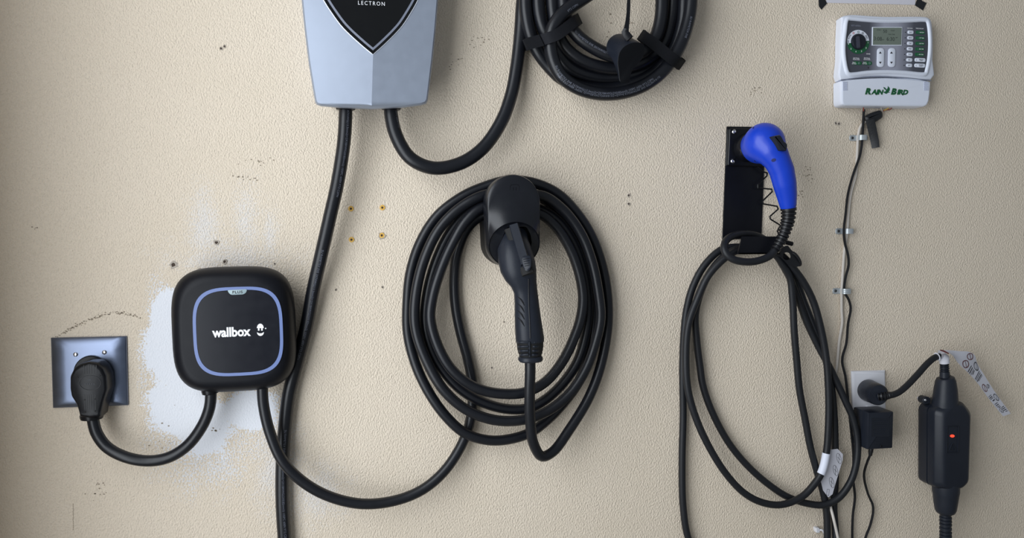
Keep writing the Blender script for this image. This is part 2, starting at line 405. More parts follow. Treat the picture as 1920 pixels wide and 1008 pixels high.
for px, py in ((658, 391), (717, 389), (659, 449), (716, 441)):
    c = P(px, py); s = PM(c)
    t = thing('wall_anchor', c, 'yellow screw anchor sunk in a chipped plaster ring' if px == 716 else 'small yellow screw anchor flush in unbroken paint below the silver charger', 'wall anchor', 'yellow wall anchors')
    if px == 716: hole(px, py, 5.5)
    N = 14
    ring = lambda r, d: [(c.x+r*s*math.cos(2*math.pi*i/N), -d, c.z+r*s*math.sin(2*math.pi*i/N)) for i in range(N)]
    v, f = loft([ring(5.2, .0001), ring(5.0, .0014), ring(2.4, .0016), ring(2.0, .0005)], False, False); obj('flange', v, f, amber, t)
    v, f = loft([ring(2.1, .0004), ring(1.2, .0006)], False, True); obj('bore', v, f, holem, t, smooth=False)

# ------------------------------------------------------------------ stainless plate, outlet and square charger
t = thing('outlet_cover_plate', P(171, 697), 'square stainless steel cover plate around a black power outlet', 'outlet plate')
o = pxo([(98, 634), (239, 628), (242, 756), (104, 767)], .004)
def densify(o, n=8):
    r = []
    for i in range(len(o)):
        a = Vector(o[i]); b = Vector(o[(i+1) % len(o)])
        for k in range(n): r.append(tuple(a.lerp(b, k/n)))
    return r
c = P(170, 697); a = P(99, 697).x; sq = (P(240, 697).x-a)/2; zc = (P(170, 631).z+P(170, 761).z)/2; zz = (P(170, 631).z-P(170, 761).z)/2
def plate_loop(k, d, n):   # the flat field has bowed-in corners
    r = []
    for (sx, sz), (ex, ez) in (((-1, 1), (1, 1)), ((1, 1), (1, -1)), ((1, -1), (-1, -1)), ((-1, -1), (-1, 1))):
        for j in range(8):
            tt = j/8; x = sx+(ex-sx)*tt; z = sz+(ez-sz)*tt; kx = k[0]; kz = k[1]
            r.append((c.x+x*(sq-kx), -d, zc+z*(zz-kz)))
    return r
v, f = loft([plate_loop((0, 0), .0, 0), plate_loop((0, 0), .0035, 0), plate_loop((.002, .002), .0052, 0), plate_loop((.010, .006), .0082, 0), plate_loop((.019, .011), .0096, 0), plate_loop((.024, .014), .0098, 0)])
obj('plate', v, f, steel, t, angle=60)
screw('screw', P(142, 664, .0096), .0036, t); screw('screw', P(196, 660, .0096), .0036, t)
v, f = slab(ellpx(171, 699, 33, 33, .012, 36), [(.0085, 0), (.0135, 0), (.015, .0015), (.015, .004)]); obj('receptacle', v, f, black, t)

ch = thing('wall_charger', P(442, 616), 'rounded square black wall charger with a blue-grey halo ring and plugged-in cord', 'charger')
c = P(441, 616, .045); hw = 115.5*abs(P(442, 616, .045).x-P(441, 616, .045).x); hh = 116.5*abs(P(441, 615, .045).z-c.z)
RO = math.radians(1.2)
prof = [(.004, .80), (.012, .88), (.022, .945), (.034, .985), (.045, 1.0), (.055, .992), (.064, .968), (.071, .93), (.0765, .885), (.0795, .84), (.081, .80), (.0815, .77)]
v, f = loft([[(x, -d, z) for x, z in superell(c.x, c.z, hw*k, hh*k, 3.7, RO, 72)] for d, k in prof])
obj('body', v, f, mat('soft_black_shell', (20, 21, 26), .4, spec=.16, bump=.04), ch)
r0 = P(447, 621, .082); rw = 84.5*abs(P(448, 621, .082).x-r0.x); rh = 83.5*abs(P(447, 620, .082).z-r0.z)
lp = lambda k, d, n=3.5: [(x, -d, z) for x, z in superell(r0.x, r0.z, rw-k, rh-k, n, RO, 72)]
th = 6.0*PM(r0)
v, f = loft([lp(0, .0813), lp(.0002, .0823), lp(th, .0823), lp(th, .0813)], False, False); obj('halo_ring', v, f, ringm, ch)
v, f = loft([lp(th, .0814), lp(th+.0004, .0820)]); obj('face_panel', v, f, mat('dark_face_panel', (18, 20, 28), .22, spec=.25), ch)
b = roundpoly(pxo([(426, 543.5), (464, 541.8), (461, 549), (456, 551.5), (434, 552.5), (430, 550)], .0823), .003, 3)
v, f = slab(b, [(.082, 0), (.0829, 0), (.0831, .0003)]); bd = obj('badge', v, f, badgem, ch)
flattext('badge_lettering', 'PLUS', 445.3, 547.2, .0833, 5.2, darkprint, bd, .02, spacing=1.15, width=19, rot=RO)
flattext('lettering', 'wallbox', 434, 622, .0823, 18.5, white, ch, .035, width=72.5, rot=math.radians(1.2))
mb = MB(); S = lambda pts: [(x, -.0823, z) for x, z in pxo(pts, .0823)]
mb.add(S([(488+6.4*math.cos(q), 614.8-8.4*math.sin(q)) for q in [math.pi*(1-i/12) for i in range(13)]]), [tuple(range(13))])
for x0_ in (483.6, 489.6): mb.add(S([(x0_, 614.8), (x0_+3, 614.8), (x0_+3, 619.5), (x0_, 619.5)]), [(0, 1, 2, 3)])
mb.add(S([(481.8, 622.5)]+[(488.3+6.4*math.cos(q), 622.8+6.6*math.sin(q)) for q in [math.pi*(1-i/10) for i in range(1, 10)]]+[(494.8, 622), (491, 624.4), (486, 624.6)]), [tuple(range(13))])
mb.add(S([(498+1.3*math.cos(q), 615.4+1.3*math.sin(q)) for q in [.785*i for i in range(8)]]), [tuple(range(8))])
mb.build('emblem', white, ch, smooth=False)
# cord with plug
path = cat(pp([(172, 770, .038), (174, 784, .038), (181, 811, .042), (201, 838, .046), (238, 857, .05), (279, 863.5, .05), (316, 857, .05), (350, 836, .05), (378, 800, .05), (393, 763, .05), (396, 722, .05)]))
v, f = tube(path, 10.6*PM(P(280, 860, .05)), 18); cord = obj('power_cord', v, f, cablem, ch)
v, f = stations([(393.5, 722, .05, 15.5), (394, 733, .05, 15.5), (394.5, 737, .05, 14.5), (394.7, 738.5, .05, 11)]); obj('cord_gland', v, f, black, ch)
plug_o = [(152, 681), (168, 676.5), (185, 679), (195, 688), (202, 703), (204, 729), (196.5, 753), (191.5, 774), (191, 781), (171, 783.5), (152.5, 781), (151, 774), (146.5, 758), (136, 741), (133.5, 727), (133.5, 703), (141, 688)]
po = roundpoly(pxo(plug_o, .048), .002, 2); pcx, pcz = X(168.5, 727, .048)
def shrink(o, k, cx, cz): return [(cx+(x-cx)*k, cz+(z-cz)*k) for x, z in o]
v, f = loft([[(x, -d, z) for x, z in shrink(po, k, pcx, pcz)] for d, k in ((.013, .9), (.017, .98), (.03, 1), (.046, 1), (.051, .985), (.0545, .95), (.0562, .90), (.0568, .84))]); plug = obj('power_plug', v, f, black, ch, angle=32)
oo = ellpx(168.5, 717.5, 21, 14.5, .058, 32)
mb = MB()
for k0 in (0,):
    mb.add(*loft([[(x, -.0560, z) for x, z in oo], [(x, -.0576, z) for x, z in inset(oo, .0003)], [(x, -.0576, z) for x, z in inset(oo, .0010)], [(x, -.0560, z) for x, z in inset(oo, .0013)]], False, False))
mb.build('oval_rim', black, plug)
for k in range(5): obj('embossed_mark', *box(P(160.5+k*4, 719.5, .0569), .0018, .0008, .0022), slate, plug, smooth=False)
obj('embossed_mark', *box(P(168, 711.5, .0569), .0045, .0008, .002), slate, plug, smooth=False)
for i in range(6):
    for (y0, y1, xs) in ((684, 700, 158+i*4.6), (739, 768, 159+i*4.0)):
        v, f = box((P(xs, (y0+y1)/2, .0565).x, -.0562, P(xs, (y0+y1)/2, .0565).z), .0010, .0020, abs(P(xs, y0, .057).z-P(xs, y1, .057).z)); obj('grip_rib', v, f, black, plug, smooth=False)
for a in ((146, 707), (188, 704), (159, 749), (178.5, 747.5), (159.5, 772.5), (178.5, 770.5)):
    v, f = disc_on(P(a[0], a[1], .0567), Vector((0, -1, 0)), .0011, .0011, 0); obj('moulding_dot', v, f, soot, plug, smooth=False)
v, f = stations([(171.5, 776, .036, 20), (172, 781, .036, 20), (172, 784.5, .036, 19), (172.2, 786, .036, 12)]); obj('cord_collar', v, f, black, plug)

# charging cable of the square charger: coil on the holster
cpts = [(994, 668, .112), (994, 700, .110), (993, 740, .104), (994, 785, .095), (1000, 830, .085), (1016, 855, .075), (1037, 846, .065), (1067, 806, .05), (1103, 747, .035), (1124, 693, .028), (1138, 625, .024), (1140, 570, .022), (1132, 509, .022), (1111, 446, .024), (1081, 398, .026), (1046, 363, .028), (1002, 343, .03), (955, 338, .03),
  (908, 350, .026), (866, 369, .024), (820, 405, .022), (788, 455, .02), (770, 510, .019), (764, 570, .018), (765, 625, .02), (780, 684, .026), (806, 738, .032), (838, 782, .036), (871, 811, .038), (910, 824, .038), (948, 824, .036), (993, 811, .032), (1026, 787, .028), (1055, 757, .022), (1085, 715, .018), (1105, 660, .016), (1113, 600, .015), (1112, 555, .015), (1102, 495, .015), (1078, 435, .016), (1046, 395, .018), (1010, 368, .02), (958, 360, .03),
  (906, 366, .046), (862, 390, .046), (823, 430, .046), (797, 482, .045), (782, 537, .044), (777, 590, .044), (782, 628, .044), (801, 678, .046), (830, 728, .05), (866, 762, .053), (907, 782, .054), (948, 789, .055), (993, 784, .055), (1032, 767, .053), (1070, 735, .050), (1099, 690, .047), (1117, 640, .045), (1126, 595, .045), (1121, 542, .045), (1109, 487, .045), (1089, 437, .045), (1054, 391, .046), (1014, 366, .05), (958, 372, .04),
  (906, 378, .03), (870, 402, .03), (840, 442, .029), (817, 492, .028), (802, 547, .027), (797, 605, .027), (812, 664, .029), (841, 707, .032), (874, 737, .035), (919, 759, .036), (960, 767, .036), (993, 764, .036), (1026, 746, .034), (1061, 711, .03), (1084, 674, .027), (1099, 620, .026), (1103, 560, .026), (1093, 500, .027), (1074, 452, .028), (1046, 414, .03), (1012, 393, .034), (958, 388, .04),
  (906, 388, .048), (874, 414, .05), (848, 457, .05), (826, 507, .05), (811, 557, .05), (807, 597, .05), (821, 648, .051), (845, 690, .053), (875, 717, .055), (908, 732, .056), (948, 738, .056), (984, 735, .056), (1022, 716, .054), (1054, 678, .051), (1076, 634, .048), (1089, 595, .046), (1093, 555, .045), (1084, 505, .045), (1066, 460, .045), (1040, 422, .045), (1010, 400, .045), (955, 400, .03),
  (903, 404, .018), (876, 428, .015), (858, 472, .013), (852, 520, .012), (854, 570, .012), (863, 620, .012), (877, 672, .012), (886, 720, .012), (885, 765, .013), (878, 802, .015), (861, 842, .022), (831, 885, .03), (791, 918, .036), (740, 938, .04), (680, 944, .044), (620, 931, .046), (570, 904, .048), (530, 864, .05), (506, 810, .05), (494, 758, .05), (491.5, 720, .05)]
path = cat(pp(cpts), .0045); RC = 9.7*PM(P(950, 600, .035))
v, f = tube(path, RC, 14); cc = obj('charging_cable', v, f, cablem, ch)
# connector handle
hs = [(968, 434, .083, 17), (967, 443, .092, 22), (966, 455, .102, 25.5), (964.5, 468, .111, 31.5), (967, 484, .117, 33), (971, 500, .120, 33.5), (976.5, 516, .121, 30.5), (982, 531, .121, 24.5), (985.5, 546, .120, 22), (987.5, 566, .118, 22.5), (989, 590, .116, 24), (991, 612, .114, 25.5), (993.5, 636, .113, 26.5), (993.6, 640, .113, 26)]
v, f = stations(hs, 28, 2.35); hd = obj('connector', v, f, slaterub, ch); HV, HF = v, f
v, f = stations([(993.7, 639, .113, 25), (994, 650, .1125, 24.5), (994.3, 662, .112, 22), (994.6, 669, .112, 19.5)], 28, 2.35); obj('collar', v, f, soot, hd)
for s_, (xa, xb) in (('l', (970, 990.5)), ('r', (995, 1017))):
    for k, y in enumerate((641.5, 649.5, 657.5, 665)):
        sh = k*1.7; a, b_ = (xa+sh, xb) if s_ == 'l' else (xa, xb-sh)
        P0 = P((a+b_)/2, y, .112+.020); v, f = tube(cat([P(a, y+.5, .1165), P(a*.7+b_*.3, y, .1315 if s_ == 'l' else .135), P(a*.3+b_*.7, y-.2, .135 if s_ == 'l' else .1315), P(b_, y-.6, .136 if s_ == 'l' else .1165)], .002), 2.3*PM(P0), 8); obj('collar_rib', v, f, slaterub, hd)
v, f = tube(cat([P(992.5, 640, .1365), P(993.3, 668, .131)], .003), 2.4*PM(P(993, 650, .13)), 8); obj('collar_rib', v, f, slaterub, hd)
v, f = stations([(994.5, 667, .112, 21), (994.6, 670, .112, 23), (994.7, 674, .112, 23), (994.8, 677, .112, 20.5), (994.8, 678, .112, 11)], 28, 2.3); obj('cable_nut', v, f, slaterub, hd)
pts = []
for (px, py) in ((991, 522), (991, 545), (991.5, 575), (993, 605), (994, 634)):
    h, n = surf(HV, HF, px, py); pts.append(h)
v, f = tube(cat(pts, .004), .0011, 8); obj('mould_seam', v, f, rubber, hd)
for k in range(4):
    pts = []
    for q in range(5):
        h, n = surf(HV, HF, 970.5+q*3.2, 556+k*13+q*q*.75+q*1.2); pts.append(h)
    v, f = tube(cat(pts, .002), lambda u: .0004+.0010*math.sin(math.pi*u), 6); obj('grip_ridge', v, f, rubber, hd)
# latch bar and its button
def bar(c0, c1, w, h, up):
    ax = (c1-c0).normalized(); up = (up-ax*up.dot(ax)).normalized(); sd = ax.cross(up); return [[c+sd*w*a+up*h*b for a, b in ((-1, -1), (-1, .6), (-.8, 1), (.8, 1), (1, .6), (1, -1))] for c in (c0, c1)]
upv = (CAM-P(975, 460, .13)).normalized(); um = PM(P(975, 460, .14))
v, f = loft(bar(P(964, 424, .118), P(986, 497, .149), 9.2*um, .010, upv)); lt = obj('latch', v, f, slate, hd, angle=25)
v, f = loft(bar(P(957.5, 428, .119), P(991, 514, .1495), 12.2*um, .006, upv)); obj('latch_slot', v, f, soot, hd, angle=25)
bo = [(978, 482), (993.5, 479.5), (996, 493), (995, 502), (990.5, 507.5), (985, 506.5), (981, 500)]
ux = (P(986, 497, .149)-P(964, 424, .118)).normalized()
def tilt(px, py, lift):  # a point on the latch plane
    r = (FW+RT*((px-960)/FPX)+UP*((504-py)/FPX)); nn = (upv-ux*upv.dot(ux)).normalized(); q = P(986, 497, .149)+nn*(.010+lift)
    return CAM+r*((q-CAM).dot(nn)/r.dot(nn))
bl = smoothloop(bo, 4)
v, f = loft([[tilt(a, b_, l) for a, b_ in bl] for l in (-.008, .0012)]+[[tilt(987+(a-987)*.86, 494+(b_-494)*.86, .0022) for a, b_ in bl]]); obj('latch_button', v, f, slate, lt, angle=40)
for k in range(4):
    v, f = tube(cat([tilt(981+k*.9, 486+k*4.2, .0022), tilt(993-k*.2, 484.2+k*4.2, .0022)], .003), .0005, 6); obj('button_ridge', v, f, black, lt)

# holster of the square charger
ho = thing('connector_holster', P(960, 410), 'black capsule-shaped wall holster gripping the black connector with coiled cable', 'holster')
DF = .097; N2 = 24
ec = P(964.5, 459, DF); sx = 47.5*abs(P(965.5, 459, DF).x-ec.x); sz = 43*abs(P(964.5, 458, DF).z-ec.z); SL = .42
def ell(t, k=1.0): return Vector((ec.x+sx*k*math.cos(t), -(DF+SL*sz*k*math.sin(t)), ec.z+sz*k*math.sin(t)))
topc = P(963, 380, DF); rx = 49.5*abs(P(964, 380, DF).x-topc.x); rz = 52*abs(P(963, 379, DF).z-topc.z)
upper = []
nS = 7
for i in range(nS): upper.append(Vector((ec.x+sx+(topc.x+rx-ec.x-sx)*i/nS, -DF, ec.z+(topc.z-ec.z)*i/nS)))
for i in range(N2+1): a = math.pi*i/N2; upper.append(Vector((topc.x+rx*math.cos(a), -DF, topc.z+rz*math.sin(a))))
for i in range(1, nS+1): upper.append(Vector((topc.x-rx+(ec.x-sx-topc.x+rx)*i/nS, -DF, topc.z+(ec.z-topc.z)*i/nS)))
M = len(upper)
low = [ell(math.pi+math.pi*i/N2) for i in range(1, N2)]
outer = upper+low
def grow(l, k, d=None):
    o2 = inset([(p.x, p.z) for p in l], k); return [Vector((x, (p.y if d is None else -d), z)) for (x, z), p in zip(o2, l)]
mb = MB()
back = [Vector((p.x, -.004, p.z)) for p in outer]
e1 = grow(outer, -.0015); e1 = [Vector((p.x, q.y+.006, p.z)) for p, q in zip(e1, outer)]
back2 = grow(outer, -.0015, .0605)
mb.add(*loft([back2, e1, outer], True, False))
rows = []
for s in [0, .05, .12, .25, .4, .55, .68, .8, .9, .97, 1.0]:
    row = []
    for i, u in enumerate(upper):
        e = ell(math.pi*i/(M-1)); p = u.lerp(e, s); p.y = u.y-.0025*min(1, s/.1)*math.sin(math.pi*i/(M-1))**.5+(e.y-u.y)*s**2.6; row.append(p)
    rows.append(row)
v = [p for r in rows for p in r]; f = []
for a in range(len(rows)-1):
    for i in range(M-1): f.append((a*M+i, a*M+i+1, (a+1)*M+i+1, (a+1)*M+i))
mb.add(v, f); mb.build('housing', satin, ho, angle=40)
zcut = P(960, 412, .06).z
low_o = [(p.x, p.z) for p in outer if p.z <= zcut]; k0 = max(range(len(low_o)), key=lambda i: (Vector(low_o[i])-Vector(low_o[i-1])).length); low_o = low_o[k0:]+low_o[:k0]
v, f = slab(low_o, [(.0, -.001), (.0610, -.001)]); obj('wall_mount', v, f, mat('dull_black', (15, 16, 20), .5, spec=.12), ho, angle=40)
cs_ = P(962, 385, .03); v, f = loft([[(cs_.x+.017*math.cos(2*math.pi*i/20), -d, cs_.z+.017*math.sin(2*math.pi*i/20)) for i in range(20)] for d in (.0, .061)]); obj('spindle', v, f, satin, ho)
EN = 48; rim = [ell(2*math.pi*i/EN) for i in range(EN)]
def onell(px, py, dep=0):
    nn = Vector((0, -1, -SL)).normalized(); nn = Vector((0, -1, 0))*1+Vector((0, 0, -1))*SL; nn.normalize()
    r = (FW+RT*((px-960)/FPX)+UP*((504-py)/FPX)); q = Vector((ec.x, -DF, ec.z))-nn*dep; return CAM+r*((q-CAM).dot(nn)/r.dot(nn))
op = [(997, 455), (995, 440), (987, 424.5), (952, 425), (944, 440), (939, 455), (941, 470), (955, 482), (980, 482), (993, 472)]
opl = []
for i in range(EN):
    t_ = i/EN*len(op); k = int(t_); u = t_-k; a = op[k]; b_ = op[(k+1) % len(op)]; opl.append((a[0]+(b_[0]-a[0])*u, a[1]+(b_[1]-a[1])*u))
v, f = loft([rim, [p.lerp(Vector((ec.x, -DF, ec.z)), .03)+Vector((0, .0012, 0)) for p in rim], [onell(*q, .0012) for q in opl], [onell(*q, .02)for q in opl]], False, False); obj('socket_face', v, f, satin, ho)
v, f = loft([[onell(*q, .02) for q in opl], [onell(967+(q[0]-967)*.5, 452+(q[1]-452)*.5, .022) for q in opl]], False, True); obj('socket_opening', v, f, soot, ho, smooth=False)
mb = MB(); S = lambda pts: [(x, -(DF+.0029), z) for x, z in pxo(pts, DF+.003)]
eo = roundpoly(pxo([(955.5, 345), (974, 345), (974.5, 372), (956, 372)], DF+.003), .006, 4)
mb.add(*loft([[(x, -DF-.002, z) for x, z in eo], [(x, -DF-.0034, z) for x, z in inset(eo, .0002)], [(x, -DF-.0034, z) for x, z in inset(eo, .0008)], [(x, -DF-.002, z) for x, z in inset(eo, .001)]], False, False))
for (a, b_) in ((962, 352), (967, 352)): mb.add(*box(P(a+.5, 356, DF+.003), .0012, .001, .009))
mb.build('embossed_emblem', matte, ho)

# ------------------------------------------------------------------ silver charger
sc = thing('silver_wall_charger', P(698, 100), 'silver wall charger with a black V-shaped glass panel and thick black cables', 'charger')
so = [(556, -150), (560, -60), (565, 0), (570, 50), (578, 115), (586, 165), (590.5, 190), (594, 195), (601, 197.5), (640, 201), (697, 203.5), (755, 200.5), (790, 196), (799, 193), (802.5, 187), (806, 160), (812, 110), (818, 50), (822, 0), (828, -60), (833, -150)]
DS = .086
ol = [X(a, b_, DS) for a, b_ in so]
v, f = slab(ol, [(.004, .020), (.030, .018), (.050, .0135), (.066, .006), (.074, .0012), (.078, -.0002), (.082, .0004), (.0848, .0016), (.086, .003)])
f = f[:-1]; obj('housing', v, f, silver, sc, angle=40)
ins = inset(ol, .003)
vl = [(540, -150), (572, -60), (606.6, 0), (622, 24), (638, 46), (652, 61), (667, 75), (683, 89), (699.5, 102.5)]
vl[0] = (545, -150)
vl = [(max(a, 562) if b_ < 0 else a, b_) for a, b_ in vl]
vl = smoothopen(vl)
vr = [(2*699.5-a+ (784-792.4)*max(0, (102.5-b_)/102.5), b_) for a, b_ in vl]
vr = [(min(a, 826), b_) for a, b_ in vr]
RID = .0085
def front_d(px): return DS+RID*max(0., 1-abs(px-699.5)/128)
def FP(px, py, k=0):
    d = front_d(px)-k; return P(px, py, d)
mb = MB()
L_edge = [Vector((x, -DS, z)) for x, z in ins[0:11]]; R_edge = [Vector((x, -DS, z)) for x, z in ins[10:21]][::-1]
def facet(edge, vv):
    inner = [FP(a, b_) for a, b_ in vv]
    bot = edge[-1]; rb = Vector((bot.x, -DS-RID*.75, bot.z+.0015))
    ridge = [inner[-1].lerp(rb, k/8) for k in range(1, 9)]
    col = inner+ridge; n = 40
    def rs(pl, n):
        S = [0]
        for a, b_ in zip(pl, pl[1:]): S.append(S[-1]+(b_-a).length)
        out = []
        for k in range(n):
            s = S[-1]*k/(n-1); j = 0
            while j < len(S)-2 and S[j+1] < s: j += 1
            out.append(pl[j].lerp(pl[j+1], (s-S[j])/max(1e-9, S[j+1]-S[j])))
        return out
    def rsz(pl, n, zs):
        out = []
        for z in zs:
            j = 0
            while j < len(pl)-2 and pl[j+1].z > z: j += 1
            den = pl[j].z-pl[j+1].z; out.append(pl[j].lerp(pl[j+1], min(1, max(0, (pl[j].z-z)/den if abs(den) > 1e-9 else 0))))
        return out
    z0, z1 = inner[0].z, inner[-1].z
    zs = [z0+(z1-z0)*k/23 for k in range(24)]; zb = edge[6].z
    zs2 = [z1+(zb-z1)*k/12 for k in range(1, 13)]
    A = rsz(edge, 0, zs+zs2)+edge[7:]; m = len(edge)-7
    B = rsz(col, 0, zs+zs2); e0 = B[-1]; B += [e0.lerp(rb, (k+1)/m) for k in range(m)]
    W = 8; v = []; f = []
    for a, b_ in zip(A, B):
        for k in range(W+1):
            v.append(a.lerp(b_, k/W))
    for i in range(len(A)-1):
        for k in range(W): f.append((i*(W+1)+k, i*(W+1)+k+1, (i+1)*(W+1)+k+1, (i+1)*(W+1)+k))
    return v, f
v, f = facet(L_edge, vl); obj('front_facet', v, f, silver, sc, angle=50)
v, f = facet(R_edge, vr); obj('front_facet', v, f, silver, sc, angle=50)
# lip down to the glass, glass, trim line
lip = [FP(a, b_) for a, b_ in vl]+[FP(a, b_) for a, b_ in vr[::-1][1:]]
lip2 = [p+Vector((0, .004, 0)) for p in lip]; n = len(lip)
mb = MB(); mb.add(lip+lip2, [(i, i+1, n+i+1, n+i) for i in range(n-1)]); mb.build('panel_lip', silver, sc, smooth=False)
def vrow(k, lift, segs=14):
    rows = []
    for (a, y), (b_, _) in zip(vl, vr):
        cx_ = (a+b_)/2; hw_ = (b_-a)/2*k[0]; yy = y-(k[1])
        rows.append([FP(cx_+hw_*(2*s/segs-1), yy, .0032-lift) for s in range(segs+1)])
    return rows
def sheet(rows):
    m = len(rows[0]); v = [p for r in rows for p in r]; return v, [(i*m+j, i*m+j+1, (i+1)*m+j+1, (i+1)*m+j) for i in range(len(rows)-1) for j in range(m-1)]
v, f = sheet(vrow((1.01, -.4), 0)); obj('glass_panel', v, f, gloss, sc, angle=80)
# thin grey V line inside the glass edge
VP = [q for q in vl if q[1] >= -60]+[q for q in vr if q[1] >= -60][::-1][1:]
def offpoly(pts, k):
    out = []
    for i, p in enumerate(pts):
        p = Vector(p); a = Vector(pts[max(0, i-1)]); b_ = Vector(pts[min(len(pts)-1, i+1)])
        e1 = (p-a).normalized() if i else (b_-p).normalized(); e2 = (b_-p).normalized() if i < len(pts)-1 else e1
        n1 = Vector((e1.y, -e1.x)); n2 = Vector((e2.y, -e2.x)); m_ = (n1+n2).normalized(); out.append(tuple(p+m_*(k/m_.dot(n1))))
    return out
def vband(k0, k1, lift):
    A_ = [FP(a, y, .0032-lift) for a, y in offpoly(VP, k0)]; B_ = [FP(a, y, .0032-lift) for a, y in offpoly(VP, k1)]; n = len(A_); return A_+B_, [(i, i+1, n+i+1, n+i) for i in range(n-1)]
v, f = vband(6.2, 10.2, .0006); obj('trim_line', v, f, vgrey, sc, smooth=False)
v, f = tube([FP(a, y, -.0001) for a, y in VP], .0008, 8); obj('panel_rim_highlight', v, f, mat('silver_edge_highlight', (215, 220, 230), .3, metal=.6), sc)  # raised V edge in lighter silver, the lip's highlight put into its colour
c = P(697, 6, front_d(697)-.002)
flattext('lettering', 'LECTRON', 696.5, 6.2, DS+RID-.0018, 7.2, white, sc, -.004, spacing=1.35, width=50)
for gx in (648, 733):
    v, f = stations([(gx, 196, .048, 19), (gx, 202, .048, 19), (gx, 205.5, .048, 17.5), (gx, 207, .048, 13)]); obj('cable_gland', v, f, black, sc)
R1 = 12.6*PM(P(640, 300, .045))
path1 = cat(pp([(648, 190, .048), (648, 210, .048), (645, 264, .047), (633, 342, .043), (618, 409, .04), (601, 483, .034), (588, 540, .026), (575, 610, .019), (557, 679, .016), (541.5, 739, .016), (534, 800, .016), (529.5, 864, .016), (529, 934, .016), (533, 1008, .016), (537, 1070, .016)]))
v, f = tube(path1, R1, 18); sup = obj('supply_cable', v, f, cablem, sc)
JT = 'SU RAMETEX EVE 3X7AWG(13.3mm2)+2X18AWG(2X0.82mm2) 105PC 600V FT2 CSPN     '
def idx(path, px, py): 
    return min(range(len(path)), key=lambda i: ((path[i]-CAM).normalized()-(P(px, py, -CAM.y-1.4+.03)-CAM).normalized()).length)
cabletext('3X7AWG(13.3mm2)+2X18AWG(0.82mm2) 105PC 600V FT2 CSPN', path1, idx(path1, 648, 206), R1, .0052, .35, sup)
cabletext(JT, path1, idx(path1, 604, 466), R1, .0052, .05, sup)
cabletext(JT, path1, idx(path1, 533, 800), R1, .0052, .15, sup)
R2 = 12.3*PM(P(1100, 100, .04))
def top(xl, xr, yt, d0, d1): return [(xl+2, -50, d0), (xl+28, -130, d0), ((xl+xr)/2-50, yt+22, (d0*2+d1)/3), ((xl+xr)/2, yt, (d0+d1)/2), ((xl+xr)/2+50, yt+22, (d0+2*d1)/3), (xr-28, -130, d1), (xr-2, -50, d1)]
lp2 = [(733, 190, .048), (733, 212, .048), (742, 252, .050), (766, 293, .052), (796, 311, .052), (826, 315, .050), (870, 303, .046), (908, 275, .042), (940, 228, .036), (958, 180, .028), (968, 130, .022), (975, 70, .016), (980, 0, .014)]+top(984, 1241, -160, .014, .040)+[
  (1241, 0, .044), (1238, 40, .046), (1228, 72, .047), (1207, 96, .047), (1176, 108, .046), (1143, 103, .044), (1116, 91, .042), (1086, 70, .04), (1066, 44, .038), (1058, 18, .036), (1056, 0, .036)]+top(1056, 1263, -172, .036, .03)+[
  (1262, 0, .03), (1257, 42, .03), (1243, 84, .031), (1212, 112, .032), (1170, 127, .032), (1128, 126, .032), (1086, 111, .032), (1056, 84, .031), (1042, 50, .03), (1035, 0, .03)]+top(1035, 1276, -188, .03, .02)+[
  (1277, 0, .019), (1272, 46, .019), (1258, 92, .019), (1228, 124, .019), (1190, 141, .019), (1148, 146, .019), (1106, 142, .02), (1070, 127, .022), (1046, 100, .024), (1022, 60, .028), (1012, 30, .03), (1009, 0, .03)]+top(1009, 1286, -202, .03, .036)+[
  (1283, 0, .04), (1279, 46, .04), (1262, 96, .038), (1228, 135, .03), (1185, 156, .022), (1140, 166, .018), (1090, 162, .018), (1052, 146, .018), (1029, 124, .018), (1010, 99, .022), (995, 66, .026), (987, 30, .028), (985, 0, .028)]+top(985, 1296, -216, .028, .05)+[
  (1296, 0, .056), (1290, 42, .058), (1273, 90, .06), (1247, 129, .061), (1211, 158, .061), (1170, 173, .06), (1128, 176, .06), (1086, 166, .06), (1054, 144, .06), (1038, 115, .06), (1032, 85, .061), (1034, 60, .062), (1044, 38, .063), (1063, 18, .063), (1094, -3, .06), (1130, -28, .055), (1165, -60, .05), (1180, -110, .05)]
path2 = cat(pp(lp2), .0045)
v, f = tube(path2, R2, 16); coil = obj('charging_cable', v, f, cablem, sc)
def idx2(path, px, py, d):
    q = P(px, py, d); return min(range(len(path)), key=lambda i: (path[i]-q).length)
cabletext(JT, path2, idx2(path2, 1232, 146, .061), R2, .0052, .25, coil, flip=False)
cabletext(JT, path2, idx2(path2, 1043, 126, .06), R2, .0052, .1, coil, flip=True)
cabletext('SU RAMETEX EVE 3X7AWG(13.3mm2)', path2, idx2(path2, 1078, 60, .04), R2, .0052, .2, coil, flip=True)
cabletext('SU RAMETEX EVE', path2, idx2(path2, 1290, 36, .058), R2, .0052, .3, coil, flip=False)
cabletext('FT2 CSPN', path2, idx2(path2, 1058, 24, .063), R2, .0052, -.3, coil, flip=False)
cabletext('105PC 600V FT2', path2, idx2(path2, 733, 206, .048), R2, .0048, .85, coil)
